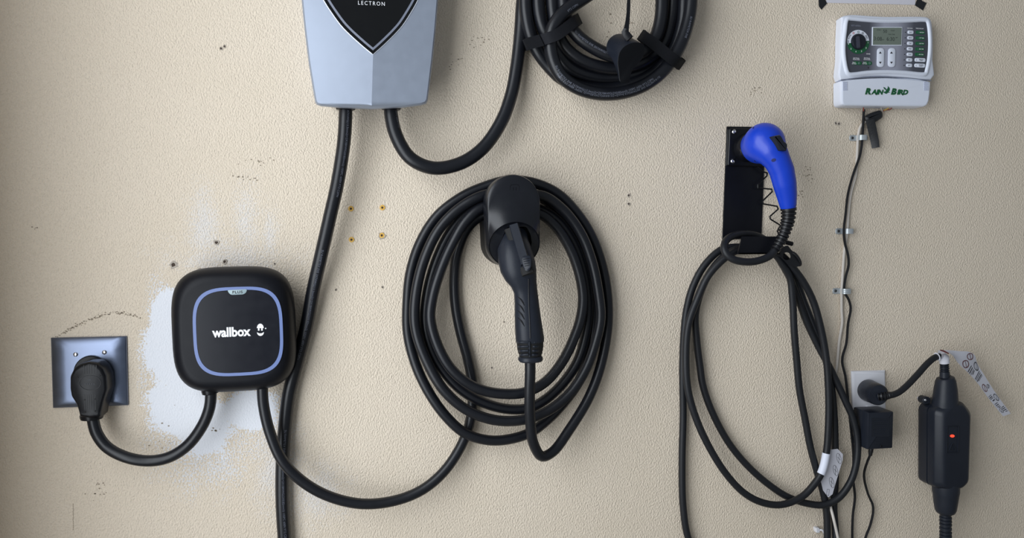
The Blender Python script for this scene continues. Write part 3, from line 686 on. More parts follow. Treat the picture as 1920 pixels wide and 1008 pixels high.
# dust cap on its lanyard
cap = [(1186, 80), (1200, 80), (1207, 84), (1209, 93), (1205, 108), (1194, 122), (1185, 133), (1181, 148), (1179.5, 154), (1172, 156), (1165, 155), (1161.5, 150), (1160, 135), (1158, 117), (1161, 100), (1171, 87)]
cl = smoothloop(cap, 3)
def capl(dx, dy, d, k=1.0): return [P(1184+(a-1184)*k+dx, 108+(b_-108)*k+dy, d) for a, b_ in cl]
def capb(dx, dy, d): # back of the cap is a plain disc
    out = []
    n = len(cl)
    for a, b_ in cl:
        an = math.atan2(b_-104, a-1194); out.append(P(1183+26*math.cos(an)+dx, 102+26*math.sin(an)+dy, d))
    return out
dc = obj('dust_cap', *loft([capb(-20, -13, .066), capb(-18.5, -12, .070), capl(-.6, -.4, .1005), capl(0, 0, .1012)]), slate, sc, angle=28, label='black rubber dust cap with a drop-shaped tab')
obj('cap_face', *loft([capl(0, 0, .1008, 1.0), capl(0, 0, .1016, 1.0), capl(0, 0, .1021, .97)]), mat('black_cap_face', (13, 14, 17), .35, spec=.15), dc, angle=28)
def strip(pts, ws, th=.0025):
    C = [P(*p) for p in pts]; loops = []
    for i, c in enumerate(C):
        t = (C[min(i+1, len(C)-1)]-C[max(i-1, 0)]).normalized(); nv = (CAM-c).normalized(); nv = (nv-t*nv.dot(t)).normalized(); s = t.cross(nv); w_ = ws[i]*PM(c)/2
        loops.append([c+s*w_*a+nv*th/2*b_ for a, b_ in ((-1, -1), (-1, .5), (-.8, 1), (.8, 1), (1, .5), (1, -1))])
    return loft(loops)
v, f = strip([(1180, -90, .07), (1180, -40, .078), (1179, 0, .083), (1178, 25, .086), (1176, 45, .089), (1174, 54, .091), (1172, 60, .088), (1175, 66, .090), (1181, 73, .096)], [6, 6, 6.5, 7, 8, 10, 14, 15, 15]); obj('lanyard', v, f, black, dc)
# hook-and-loop straps
def band(front, wpx, back_d, name, label, two=None):
    st = thing(name, P(front[len(front)//2][0], front[len(front)//2][1]), label, 'strap')
    C = cat([P(*p) for p in front], .004); a, b_ = C[0], C[-1]
    bk = [P(front[-1][0]+2, front[-1][1]-1, back_d), P(front[len(front)//2][0], front[len(front)//2][1], back_d-.004), P(front[0][0]-2, front[0][1]+1, back_d)]
    ax = (C[-1]-C[0]); ax.y = 0; ax.normalize(); wd = Vector((0, 1, 0)).cross(ax)
    full = C+cat([C[-1]]+bk+[C[0]], .006)[1:]
    loops = []; n = len(full)
    for i, c in enumerate(full[:-1]):
        t = (full[(i+1) % (n-1)]-full[i-1]).normalized(); nn = t.cross(wd).normalized(); hw_ = wpx*PM(c)/2; th = .0011
        loops.append([c+wd*hw_*p+nn*th*q for p, q in ((-1, -1), (-1, 1), (1, 1), (1, -1))])
    k = len(loops); v = [p for l in loops for p in l]; f = []
    for i in range(k):
        j = (i+1) % k
        for q in range(4): f.append((i*4+q, i*4+(q+1) % 4, j*4+(q+1) % 4, j*4+q))
    obj('band', v, f, webbing if two else velcro, st, angle=50)
    if two:
        E = cat([P(*p) for p in two], .003); loops = []
        for i, c in enumerate(E):
            t = (E[min(i+1, len(E)-1)]-E[max(i-1, 0)]).normalized(); nn = t.cross(wd).normalized(); hw_ = (wpx+1.5)*PM(c)/2
            loops.append([c+wd*hw_*p+nn*.0012*q for p, q in ((-1, -1), (-1, 1), (1, 1), (1, -1))])
        v, f = loft(loops); obj('hook_patch', v, f, velcro, st, angle=50)
    return st
band([(986, 84, .035), (990, 82, .050), (1003, 78, .060), (1016, 74.5, .068), (1028, 71, .0775), (1042, 66, .0775), (1056, 57, .072), (1070, 46, .063), (1079, 39, .054), (1083, 37, .042)], 21, .006, 'cable_strap', 'black hook-and-loop strap with a fuzzy end patch on the thick coiled cable',
     [(987, 84, .048), (991, 82, .0535), (1003, 78.5, .0635), (1016, 75, .0715)])
band([(1205, 66, .042), (1209, 70, .056), (1222, 79, .064), (1236, 90, .069), (1248, 100, .074), (1258, 108, .0765), (1268, 115, .073), (1273, 119, .060), (1275, 121, .045)], 22, .006, 'cable_strap', 'fuzzy black hook-and-loop strap beside the hanging rubber dust cap')

# ------------------------------------------------------------------ sprinkler controller
rb = thing('sprinkler_controller', P(1655, 115), 'pale grey sprinkler timer box with a dial, small display and green lettering', 'sprinkler timer')
DR = .028
up_o = pxo([(1581, 30), (1600, 27), (1630, 28.8), (1662, 30.5), (1700, 30.2), (1733, 30.5), (1743, 33.5), (1748, 42), (1750.5, 72), (1750, 112), (1746, 150), (1662, 143), (1620, 144), (1577, 149), (1577, 110), (1577.5, 75), (1579, 40)], DR)
uo = smoothloop(up_o, 3)
def housing_layers(o, df, gx):   # side walls flare out towards the wall on the left
    xm = max(x for x, z in o); L_ = []
    for d, k, fl in ((.002, 0, 1.0), (.010, 0, .8), (df-.008, 0, .15), (df-.003, .0004, .05), (df-.001, .0014, 0), (df, .0035, 0)):
        L_.append([(x-gx*fl*0.5*max(0, min(1, (xm-x)/(xm-min(q[0] for q in o)))), -d, z) for x, z in inset(o, k)])
    return L_
v, f = loft(housing_layers(uo, DR, -.008)); hb = obj('housing', v, f, house, rb, angle=40)
face = [(1594, 38.5), (1612, 40), (1638, 42), (1662, 42.8), (1686, 42.6), (1712, 41.8), (1731, 41), (1737, 44.5), (1740, 73), (1739, 103), (1734, 131), (1729, 135.5), (1698, 132.5), (1662, 131), (1626, 132.3), (1597, 135.7), (1590, 130), (1585.5, 103), (1585.5, 79), (1588, 56), (1590, 41)]
fo = pxo(face, DR); mb = MB(); fs = smoothloop(fo, 3)
mb.add(*loft([[(x, -DR+.0004, z) for x, z in inset(fs, -.0085)], [(x, -DR-.0025, z) for x, z in inset(fs, -.0065)], [(x, -DR-.0035, z) for x, z in inset(fs, -.004)], [(x, -DR-.0028, z) for x, z in inset(fs, -.0012)], [(x, -DR-.0002, z) for x, z in fs]], False, False))
mb.build('bezel', house, rb, angle=60)
def panel_material():   # control panel colour runs from charcoal sides to a silver middle
    m = bpy.data.materials.new('grey_panel_gradient'); m.use_nodes = True; nt = m.node_tree; N = nt.nodes; L = nt.links; b = N['Principled BSDF']
    tc = N.new('ShaderNodeTexCoord'); sp = N.new('ShaderNodeSeparateXYZ'); L.new(tc.outputs['Object'], sp.inputs[0])
    mr = N.new('ShaderNodeMapRange'); hwid = (P(1740, 80, DR).x-P(1585, 80, DR).x)/2; mr.inputs[1].default_value = -hwid; mr.inputs[2].default_value = hwid; L.new(sp.outputs[0], mr.inputs[0])
    cr = N.new('ShaderNodeValToRGB'); L.new(mr.outputs[0], cr.inputs[0]); e = cr.color_ramp.elements
    e[0].position = 0; e[0].color = (*s2l((66, 68, 76)), 1); e[1].position = 1; e[1].color = (*s2l((62, 64, 72)), 1)
    for p_, c_ in ((.28, (74, 76, 86)), (.46, (158, 160, 174)), (.62, (150, 152, 166)), (.82, (74, 76, 86))): q = cr.color_ramp.elements.new(p_); q.color = (*s2l(c_), 1)
    L.new(cr.outputs[0], b.inputs['Base Color']); b.inputs['Roughness'].default_value = .4; return m
panelm = panel_material()
v, f = slab(inset(fs, .0002), [(DR-.001, 0), (DR+.0002, 0), (DR+.0003, .0004)]); fp = obj('control_panel', v, f, panelm, rb, smooth=False)
FZ = DR+.0004
def pill(px, py, w_, h_, m, name, parent, hgt=.0015, n=6):
    c = P(px, py, FZ); s = abs(P(px+1, py, FZ).x-c.x); sz_ = PM(c); a = w_*s/2; b_ = h_*sz_/2; r = min(a, b_)*.98
    o = roundpoly([(c.x-a, c.z-b_), (c.x+a, c.z-b_), (c.x+a, c.z+b_), (c.x-a, c.z+b_)], r, n); v, f = slab(o, [(FZ-.0003, 0), (FZ+hgt*.6, 0), (FZ+hgt, r*.3)]); return obj(name, v, f, m, parent)
# dial
dl = P(1609, 78.5, FZ)
def arc_ring(a0, a1, r0, r1, m, name, parent, h=.0006, N=30):
    s = PM(dl); v = []; 
    for i in range(N+1):
        a = a0+(a1-a0)*i/N
        for r, dd in ((r0, FZ), (r0, FZ+h), (r1, FZ+h), (r1, FZ)): v.append((dl.x+r*s*1.02*math.cos(a), -dd, dl.z+r*s*math.sin(a)))
    f = [(i*4+k, i*4+(k+1) % 4, (i+1)*4+(k+1) % 4, (i+1)*4+k) for i in range(N) for k in range(4)]; return obj(name, v, f, m, parent, smooth=False)
D = math.radians
di = arc_ring(D(8), D(190), 15, 22, house, 'dial_ring', rb); arc_ring(D(190), D(368), 15, 22.3, green, 'dial_ring', rb)
lp3 = lambda r, d: [(dl.x+r*PM(dl)*math.cos(2*math.pi*i/32), -d, dl.z+r*PM(dl)*math.sin(2*math.pi*i/32)) for i in range(32)]
v, f = loft([lp3(14.6, FZ), lp3(14.3, FZ+.003), lp3(13.4, FZ+.0042), lp3(12.6, FZ+.0044)]); kn = obj('dial_knob', v, f, slate, rb)
c = P(1609, 79, FZ+.005); v, f = box(c, .0075, .004, .0225, (Vector((.995, 0, .1)), Vector((0, 1, 0)), Vector((-.1, 0, .995))))
bm = bmesh.new(); me = bpy.data.meshes.new('g'); me.from_pydata([tuple(a) for a in v], [], f); bm.from_mesh(me); bmesh.ops.bevel(bm, geom=bm.edges[:], offset=.0014, segments=2, affect='EDGES'); v = [a.co.copy() for a in bm.verts]; bm.verts.index_update(); f = [tuple(q.index for q in p.verts) for p in bm.faces]; bm.free(); bpy.data.meshes.remove(me)
obj('dial_grip', v, f, vgrey if False else mat('charcoal_grip', (58, 60, 72), .35), kn)
for i, ch_ in enumerate('1234567'[:6]):
    a = D(-4-33*i); flattext('dial_mark', ch_, 1609+18.6*math.cos(a), 78.5-18.6*math.sin(a), FZ+.0009, 3.0, white, rb, .03)
for a, tx, m_ in ((150, 'AUTO', darkprint), (180, 'OFF', darkprint), (118, 'O', pinkred), (88, 'O', green), (62, 'O', darkprint), (30, 'DAY', darkprint)):
    flattext('dial_mark', tx, 1609+18.6*math.cos(D(a)), 78.5-18.6*math.sin(D(a)), FZ+.0009, 2.6 if len(tx) > 1 else 4, m_, rb, .02, rot=D(a-90) if len(tx) > 1 and a < 170 else (D(80) if a == 180 else 0))
flattext('panel_print', 'SST-600in', 1605, 48, FZ+.0002, 3, vgrey, fp, .02, width=18)
# display
so2 = pxo([(1635.5, 51.5), (1690.5, 51.5), (1689.5, 85), (1635, 85)], FZ); v, f = slab(so2, [(FZ-.0003, -.0006), (FZ+.0012, -.0006), (FZ+.0014, .0002)]); ds = obj('display_frame', v, f, house, rb, smooth=False)
v, f = slab(inset(so2, .0007), [(FZ, 0), (FZ+.0016, 0)]); dsp = obj('display', v, f, lcd, rb, smooth=False)
for tx, px, py, h in (('50', 1659.5, 58.5, 6), ('3:08', 1646, 72.5, 7), ('6:30', 1670, 73, 7), ('AM', 1655.5, 74.5, 2), ('AM', 1681, 70.5, 2), ('ZONE 1', 1648, 56, 2), ('START', 1674, 57.5, 2), ('RUN TIME', 1672, 64.5, 2)):
    flattext('display_digits', tx, px, py, FZ+.0018, h, lcdseg, dsp, .0)
# rocker buttons
for px in (1650.5, 1671.5):
    r_ = pill(px, 108, 13, 35, house, 'rocker_button', rb, .002)
    for y, s_ in ((98.5, 1), (117.5, -1)):
        q = pxo([(px-2.6, y+1.8*s_), (px+2.6, y+1.8*s_), (px, y-2.2*s_)], FZ+.0022); obj('arrow_mark', [(x, -FZ-.0022, z) for x, z in q], [(0, 1, 2)], darkprint, r_, smooth=False)
flattext('panel_print', 'RUN DAYS', 1706, 53, FZ+.0002, 1.8, white, fp, .02, width=10); flattext('panel_print', 'TIMES PER DAY', 1724.5, 53.5, FZ+.0002, 1.8, white, fp, .02, width=15)
for i, (px, py, tx) in enumerate(((1707, 60.5, 'SUN'), (1706.6, 71, 'MON'), (1706.2, 81.3, 'TUE'), (1705.8, 91.6, 'WED'), (1705.4, 102, 'THU'), (1704.7, 112.3, 'FRI'), (1704.4, 122.6, 'SAT'))):
    q = pill(px, py, 11, 6.3, house, 'day_button', rb); flattext('button_print', tx, px, py, FZ+.0017, 2.0, darkprint, q, .02)
    v, f = disc_on(P(px-9.5, py, FZ), Vector((0, -1, 0)), .0008, .0008, 0); obj('day_lamp', v, f, soot, fp, smooth=False)
for px, py, tx in ((1725.5, 60.8, 'ONE DAY'), (1725.2, 71.3, '1ST TIME'), (1724.8, 81.7, '2ND TIME'), (1724.4, 92, '3RD TIME'), (1724, 102.2, '4TH TIME')):
    q = pill(px, py, 17, 6, green, 'time_button', rb, .0008); flattext('button_print', tx, px+3, py, FZ+.001, 1.9, white, q, .02, width=8.5)
    flattext('button_print', ')', px-3.5, py, FZ+.001, 2.6, badgem, q, .02)
for px, py, tx in ((1724.8, 112.5, 'MANUAL\nSTART'), (1724.2, 122.9, 'WATER\nNOW')):
    q = pill(px, py, 20, 7, house, 'wide_button', rb); flattext('button_print', tx, px+2.5, py, FZ+.0017, 3.8, darkprint, q, .02, width=8); flattext('button_print', '.', px-6.5, py, FZ+.0017, 1.4, darkprint, q, .05)
for px in (1604.5, 1624.5):
    flattext('panel_print', 'EXTRA\nWATER', px+1, 110.3, FZ+.0002, 4.4, white, fp, .02, width=13)
    q = pill(px+3 if px < 1610 else px+2, 118.3, 16, 6.4, green, 'green_button', rb, .0008); flattext('button_print', 'SELECT\nBUTTON', px-3, 118.3, FZ+.001, 4.2, white, q, .02, width=8); flattext('button_print', 'O', px+6, 118.3, FZ+.001, 3.6, badgem, q)
flattext('panel_print', 'ZONES', 1628, 101, FZ+.0002, 2, white, fp, .02, width=7.5)
v, f = disc_on(P(1628, 127, FZ), Vector((0, -1, 0)), .0009, .0009, 0); obj('reset_hole', v, f, soot, fp, smooth=False)
# lower cover with lettering
lo_o = pxo([(1577, 151), (1600, 148), (1630, 146), (1662, 145.2), (1700, 147), (1730, 150), (1745.5, 152.5), (1744, 175), (1742, 190), (1738, 198), (1732, 200), (1660, 199.5), (1584, 198.5), (1578.5, 196), (1577, 190), (1577, 170)], DR)
v, f = loft(housing_layers(roundpoly(lo_o, .004, 3), DR+.001, -.001)); cv = obj('terminal_cover', v, f, house, rb, angle=25)
seam = cat([P(1577, 150, DR-.001)]+[P(a, b_, DR-.0005) for a, b_ in ((1600, 147), (1630, 144.8), (1662, 144.2), (1700, 145.8), (1730, 149), (1746, 151.5))], .004); v, f = tube(seam, .0009, 6); obj('seam_line', v, f, vgrey, rb)
for px in (1584.5, 1736.5):
    for i in range(5):
        for j in (-1, 0, 1):
            c = P(px+j*3, 154.5+i*3.4, DR+.0012); v, f = box(c, .0022, .0012, .0024); obj('grip_dot', v, f, housedk, cv, smooth=False)
c = DR+.0013
for tx, px, hpx, wd, py in (('R', 1627.5, 12.2, 11.5, 171), ('AIN', 1645.2, 9.6, 24, 172.4), ('B', 1675.8, 12.2, 11, 171.5), ('IRD', 1692.3, 9.6, 21.5, 172.7)):
    flattext('lettering', tx, px, py, c, hpx+2, white, cv, .10, shear=.25, width=wd+2)
    flattext('lettering', tx, px, py, c+.0003, hpx, green, cv, .07, shear=.25, width=wd)
bird = [(1656, 163), (1659, 164), (1662.5, 168), (1664.5, 164), (1664.5, 161), (1668, 165), (1668, 169), (1666, 172), (1669, 173.5), (1665, 173.5), (1662, 176), (1659, 175), (1655.5, 172), (1660, 171.5), (1661, 169), (1657.5, 166.5)]
obj('bird_mark', [(x, -c-.0003, z) for x, z in pxo(bird, c)], [tuple(range(len(bird)))], green, cv, smooth=False)
# leads under the controller
for pts, m_ in (([(1619, 196, .014), (1619, 204, .012), (1620, 214, .008)], redwire), ([(1650, 197, .015), (1653, 205, .010), (1655, 210, .006)], whitewire), ([(1670, 197, .015), (1665, 203, .011), (1657, 207, .007)], yelwire), ([(1673, 197, .015), (1670, 204.5, .011), (1660, 206, .008), (1654, 209, .006)], redwire)):
    v, f = tube(cat(pp(pts), .002), .0011, 8); obj('wire_lead', v, f, m_, rb)

# wires down the wall
bw = [(1620, 205, .0095), (1619, 217, .0095), (1617, 255, .0095), (1613, 288, .0095), (1600, 326, .0095), (1590, 363, .0095), (1585, 405, .0095), (1582, 432, .0095), (1584, 455, .0095), (1590, 478, .0095), (1591, 497, .0095), (1585, 522, .0095), (1583, 546, .0095), (1591, 561, .0095), (1595, 577, .0095), (1590, 607, .0095), (1587, 642, .0095), (1579, 675, .0095), (1585, 705, .0095), (1589, 738, .0095), (1594, 790, .0095), (1600, 850, .0095), (1600, 900, .0095), (1603, 931, .0095), (1599, 966, .0095), (1598, 1008, .0095), (1600, 1060, .0095)]
v, f = tube(cat(pp(bw), .004), .0024, 8); tag(obj('power_wire', v, f, rubber), 'thin black wire running down from the sprinkler timer beside a white wire', 'wire')
ww = [(1631, 222, .007), (1622, 228, .006), (1613, 238, .005), (1609.5, 252, .005), (1608, 270, .004), (1607, 290, .004), (1604.5, 326, .004), (1595, 363, .004), (1590, 405, .004), (1588.5, 432, .004), (1583, 472, .004), (1580, 513, .004), (1578, 550, .005), (1578, 583, .004), (1579, 603, .004), (1573, 642, .004), (1569, 684, .004), (1562, 732, .004), (1556, 800, .004), (1551, 870, .004), (1554, 925, .008), (1557.5, 950, .020), (1562, 968, .0285), (1571, 1008, .0285), (1580, 1060, .0285)]
v, f = tube(cat(pp(ww), .004), .0027, 10); tag(obj('valve_wire', v, f, whitewire), 'white sheathed wire running down the wall from black tape', 'wire')
for (px, py, hx, lab) in ((1598, 258.5, 1611, 'small zinc cable clamp just under the sprinkler timer'), (1572, 433, 1585.5, 'plain zinc cable clamp level with the blue charging connector\'s cable loop'), (1566.5, 545, 1580.5, 'ridged zinc cable clamp above the white outlet')):
    t = thing('cable_clamp', P(px, py), lab, 'cable clamp'); s = PM(P(px, py)); zt, zb = P(px, py-5.2).z, P(px, py+5.6).z
    o = roundpoly([(P(px-6, py).x, zb), (P(hx-5, py).x, zb), (P(hx-5, py).x, zt), (P(px-6, py).x, zt)], .004, 4); v, f = slab(o, [(.0003, 0), (.0016, 0), (.0019, .0004)]); obj('tab', v, f, zinc, t)
    prof = [(hx-7, .0012), (hx-6, .010), (hx-3.5, .0135), (hx+5, .0138), (hx+8, .0115), (hx+9, .006), (hx+9.2, .0006)]
    loops = []
    for a, d in prof: 
        x = P(a, py).x; loops.append([(x, -d, zb+.0006), (x, -d, zt-.0006), (x, -d-.0012, zt-.0006), (x, -d-.0012, zb+.0006)])
    v, f = loft(loops); obj('hump', v, f, zinc, t, angle=50)
    if px < 1570:
        for dz in (.33, .66):
            pth = [Vector((P(a, py).x, -d-.0012, zb+(zt-zb)*dz)) for a, d in prof[1:-1]]; v, f = tube(cat(pth, .002), .0007, 6); obj('ridge', v, f, zinc, t)
    screw('screw', P(px, py, .0018), .0027, t, mat('dark_screw', (80, 82, 84), .4, metal=.8))
# electrical tape on the wire splice
t = thing('tape_wrap', P(1640, 218), 'lump of black electrical tape around wires under the sprinkler timer', 'tape')
v, f = slab(roundpoly(pxo([(1622, 219), (1634, 211.5), (1651, 206), (1655.5, 211), (1655.5, 220), (1645, 227), (1637, 231), (1626, 229)], .012), .003, 2), [(.002, .001), (.004, 0), (.011, 0), (.014, .003), (.0148, .006)]); obj('wrap', v, f, tapem, t)
v, f = strip([(1631, 224, .016), (1634, 236, .013), (1637, 250, .010), (1640, 264, .008), (1642, 277, .008)], [15, 15.5, 15, 14.5, 13.5], .0014); obj('tail', v, f, tapem, t)
# taped notice above
nt_ = tag(obj('paper_notice', *slab(pxo([(1543, -170), (1727, -168), (1716, 9), (1549.5, 5.2)], .001), [(.0004, 0), (.0009, 0)]), paper, smooth=False), 'white paper sheet taped to the wall above the sprinkler timer', 'paper')
for o_, lab in (([(1535, 0), (1536, -12), (1543, -9), (1550.5, 6.5), (1540, 18), (1535.5, 12)], 'black tape piece at the paper corner with a pointed lower end'), ([(1715.5, 10), (1722, -8), (1729, 2), (1737, 5.5), (1730.5, 19.5)], 'black tape piece at the paper corner with a square outer end')):
    tag(obj('tape_piece', *slab(pxo(o_, .0012), [(.001, 0), (.0016, 0)]), tapem, smooth=False), lab, 'tape')

# ------------------------------------------------------------------ bracket with blue connector
br = thing('connector_bracket', P(1395, 345), 'black metal wall bracket with a round socket and a cable arm', 'bracket')
v, f = slab(pxo([(1363.5, 237), (1436, 238), (1427.5, 446), (1355, 449)], .003), [(.0, 0), (.0028, 0), (.003, .0004)]); obj('back_plate', v, f, matte, br, angle=20)
v, f = slab(roundpoly(pxo([(1368, 240), (1438, 241), (1435, 313), (1364.5, 310)], .009), .003, 3), [(.003, -.001), (.004, 0), (.008, 0), (.0095, .0015), (.0097, .003)]); obj('socket_plate', v, f, black, br)
screw('screw', P(1376, 247, .0097), .0042, br); screw('screw', P(1373.5, 302, .0097), .0042, br)
v, f = stations([(1400, 277, .009, 27), (1401.5, 277, .013, 26.5), (1405, 276, .024, 25), (1409, 275, .034, 24), (1410, 275, .036, 21)]); obj('socket_ring', v, f, matte, br)
lip_o = pxo([(1391.5, 443), (1461, 443), (1463, 476), (1383, 476.5)], .066)
v, f = slab(lip_o, [(.063, 0), (.066, 0)]); obj('arm_lip', v, f, matte, br, smooth=False)
za = P(1420, 474, .064).z; x0, x1 = P(1386, 476, .066).x, P(1462, 476, .066).x
v, f = box(((x0+x1)/2, -.033, za-.0008), x1-x0, .066, .0025); obj('arm_shelf', v, f, matte, br, smooth=False)
v, f = tube(cat([P(1462, 452, .06), P(1474, 454, .06), P(1485, 457, .058)], .003), .0042, 10); obj('arm_hook', v, f, matte, br)
zz_ = [(1420, 312), (1431, 322), (1438.5, 324), (1438, 329.5), (1421, 346), (1421, 352), (1431, 353.2), (1447, 354.5), (1448, 359), (1429.5, 377), (1431, 382), (1457, 386.5), (1459, 392), (1443.5, 405.5), (1444.5, 410.5), (1463, 422), (1457.5, 433), (1463, 444)]
zz3 = [P(a, b_, .012) for a, b_ in zz_]; path = []
for a, b_ in zip(zz3, zz3[1:]):
    for k in range(4): path.append(a.lerp(b_, k/4))
path.append(zz3[-1]); v, f = tube(path, .00145, 8); obj('zigzag_wire', v, f, black, br)

pc = thing('portable_charger', P(1420, 300), 'blue-handled charging connector with looped black cable and inline control box', 'charger')
bv, bf = blob([(1411, 269, .030, 19), (1417, 272, .045, 28), (1424, 273.5, .062, 33.5), (1433, 268.5, .08, 38.5), (1444, 281, .094, 30), (1456.5, 299, .100, 24.5), (1466, 320, .100, 23), (1471, 343, .097, 21.8), (1475, 364, .093, 19), (1477.5, 384, .09, 15.5)])
co = obj('connector', bv, bf, bluem, pc, angle=80, label='bright blue plastic connector handle')
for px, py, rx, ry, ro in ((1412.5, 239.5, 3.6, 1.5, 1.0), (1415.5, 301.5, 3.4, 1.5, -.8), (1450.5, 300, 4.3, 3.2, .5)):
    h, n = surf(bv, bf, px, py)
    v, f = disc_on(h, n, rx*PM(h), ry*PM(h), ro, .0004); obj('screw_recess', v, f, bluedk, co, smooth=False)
h, n = surf(bv, bf, 1455, 270); LD = -h.y
v, f = slab(roundpoly(pxo([(1445, 256), (1457.5, 253.5), (1461, 258), (1465, 266), (1470.5, 270), (1471.5, 274), (1469.5, 284), (1458, 283), (1456, 279), (1451, 268)], LD), .002, 3), [(LD-.028, .001), (LD-.02, 0), (LD+.008, 0), (LD+.010, .001), (LD+.0105, .003)]); obj('release_latch', v, f, slate, co, angle=40)
rel = [(1477.7, 383, .090), (1478.5, 392, .0895), (1478.5, 402, .089), (1477, 414, .088), (1473.5, 427, .087), (1469, 440, .086), (1463.5, 452, .085), (1457, 463, .084), (1453, 469, .084)]
rp = cat(pp(rel), .0011); um = PM(P(1475, 420, .088))
def relr(u):
    base = 15.2+(9.2-15.2)*min(1, u*1.05); k = (u*13) % 1; return um*(base if k < .68 else base-2.6)
v, f = tube(rp, relr, 18); obj('strain_relief', v, f, rubber, co, angle=50)
RB = 6.7*PM(P(1430, 600, .03)); mb = MB()
loops_ = [
 [(1455, 466, .084), (1444, 479, .086), (1420, 489, .088), (1395, 490.5, .088), (1373, 485, .086), (1359.5, 472, .082), (1358.5, 457, .074), (1368, 445, .062), (1390, 438.5, .05), (1412, 440, .042), (1432, 448, .036), (1450, 462, .03), (1440, 468, .024), (1405, 464, .022), (1375, 463, .022), (1352, 468, .022), (1321, 497, .020), (1299, 538, .018), (1287, 583, .016), (1282, 633, .015), (1280, 693, .014), (1281, 777, .012), (1279, 863, .012), (1281, 949, .012), (1291, 1010, .012), (1330, 1090, .012), (1450, 1160, .012), (1640, 1160, .014), (1745, 1110, .03), (1773, 1040, .045), (1772, 985, .046)],
 [(1435, 462, .05), (1400, 463, .05), (1368, 477, .048), (1330, 514, .042), (1308, 559, .036), (1291, 607, .032), (1286, 663, .03), (1290, 730, .03), (1306, 786, .031), (1331, 840, .032), (1363, 890, .033), (1397, 925, .034), (1431, 942, .034), (1466, 945.5, .034), (1503, 931, .034), (1526, 908, .034), (1540, 886, .034), (1549, 851, .033), (1553, 806, .032), (1554, 749, .032), (1550, 678, .033), (1540, 619, .035), (1525, 565, .038), (1507, 529, .041), (1488, 503, .044), (1465, 478, .048), (1435, 462, .05)],
 [(1435, 459, .032), (1400, 459, .032), (1360, 478, .030), (1332, 510, .027), (1314, 547, .024), (1304, 589, .020), (1306, 633, .016), (1313, 690, .013), (1318, 722, .012), (1334, 769, .012), (1366, 829, .013), (1403, 874, .015), (1443, 909, .018), (1477, 931, .020), (1517, 944, .022), (1546, 945.5, .026), (1571, 934, .03), (1593, 906, .032), (1605, 871, .033), (1608, 829, .032), (1600, 786, .03), (1584, 749, .027), (1558, 693, .022), (1534, 648, .02), (1513, 604, .02), (1496, 559, .022), (1482, 523, .026), (1466, 494, .03), (1450, 470, .032), (1435, 459, .032)],
 [(1440, 463, 0.045), (1455, 478, 0.045), (1468, 496, 0.044), (1481, 520, 0.04), (1486, 559, 0.036), (1489, 619, 0.03), (1494, 678, 0.024), (1499, 730, 0.02), (1509, 783, 0.018), (1520, 840, 0.018), (1534, 891, 0.018), (1544, 925, 0.018), (1550, 963, 0.018), (1551, 1008, 0.018), (1550, 1060, 0.018), (1556, 1100, 0.018), (1566, 1060, 0.018), (1567, 1008, 0.018), (1563.5, 950, .011), (1566, 905, 0.018), (1566, 840, 0.018), (1564, 780, 0.018), (1558, 720, 0.018), (1547, 670, 0.018), (1529, 620, 0.018), (1509, 570, 0.018), (1490, 520, 0.02), (1466, 482, 0.024), (1440, 466, 0.03)]]
for l in loops_: mb.add(*tube(cat(pp(l), .004), RB, 12))
cb = mb.build('cable', cable2, pc)
# white sleeve and warning tag on the cable
lpth = cat(pp(loops_[1]), .004); i0 = idx2(lpth, 1549, 851, .033); i1 = idx2(lpth, 1538, 886, .034); i0, i1 = sorted((i0, i1))
v, f = tube(lpth[i0:i1+1], RB*1.12, 14); sl = obj('label_sleeve', v, f, mat('white_sleeve', (222, 226, 240), .5, var=.02), pc)
def ribbonmap(cl_, ws, th):
    C = [P(*p) for p in cl_]; C = cat(C, .003); S = [0]
    for a, b_ in zip(C, C[1:]): S.append(S[-1]+(b_-a).length)
    return C, S
tg = [(1553.5, 843), (1570.5, 841), (1580.5, 851), (1580, 862), (1566, 908), (1561, 926), (1553, 932), (1543.5, 919), (1539.5, 903), (1548, 880)]
TD = .0265
v, f = slab(pxo(tg, TD), [(TD-.0006, 0), (TD, 0)]); wt = obj('warning_tag', v, f, tagm, pc, smooth=False)
def mark_ring(px, py, rx, ry, rot, d, parent, m=darkprint, wid=.0006, slash=True):
    o = ellpx(px, py, rx, ry, d, 20, rot); mb = MB(); mb.add(*loft([[(x, -d-.0002, z) for x, z in o], [(x, -d-.0002, z) for x, z in inset(o, wid)]], False, False))
    if slash:
        a, b_ = Vector((o[3][0], 0, o[3][1])), Vector((o[13][0], 0, o[13][1])); s = (b_-a).cross(Vector((0, 1, 0))).normalized()*wid/2; y = Vector((0, -d-.0002, 0)); mb.add([a+s+y, a-s+y, b_-s+y, b_+s+y], [(0, 1, 2, 3)])
        a, b_ = Vector((o[8][0], 0, o[8][1])), Vector((o[18][0], 0, o[18][1])); a, b_ = a.lerp(b_, .2), a.lerp(b_, .8); s = (b_-a).cross(Vector((0, 1, 0))).normalized()*wid/2; mb.add([a+s+y, a-s+y, b_-s+y, b_+s+y], [(0, 1, 2, 3)])
    mb.build('warning_symbol', m, parent, smooth=False)
for px, py in ((1573, 859), (1566.5, 881.5), (1559.5, 904)): mark_ring(px, py, 4.2, 10.5, .25, TD, wt)
q = [(1551, 916), (1555.5, 917), (1553.5, 929), (1549, 927)]; o_ = pxo(q, TD); mb = MB(); mb.add(*loft([[(x, -TD-.0002, z) for x, z in o_], [(x, -TD-.0002, z) for x, z in inset(o_, .0006)]], False, False)); mb.build('warning_symbol', darkprint, wt, smooth=False)
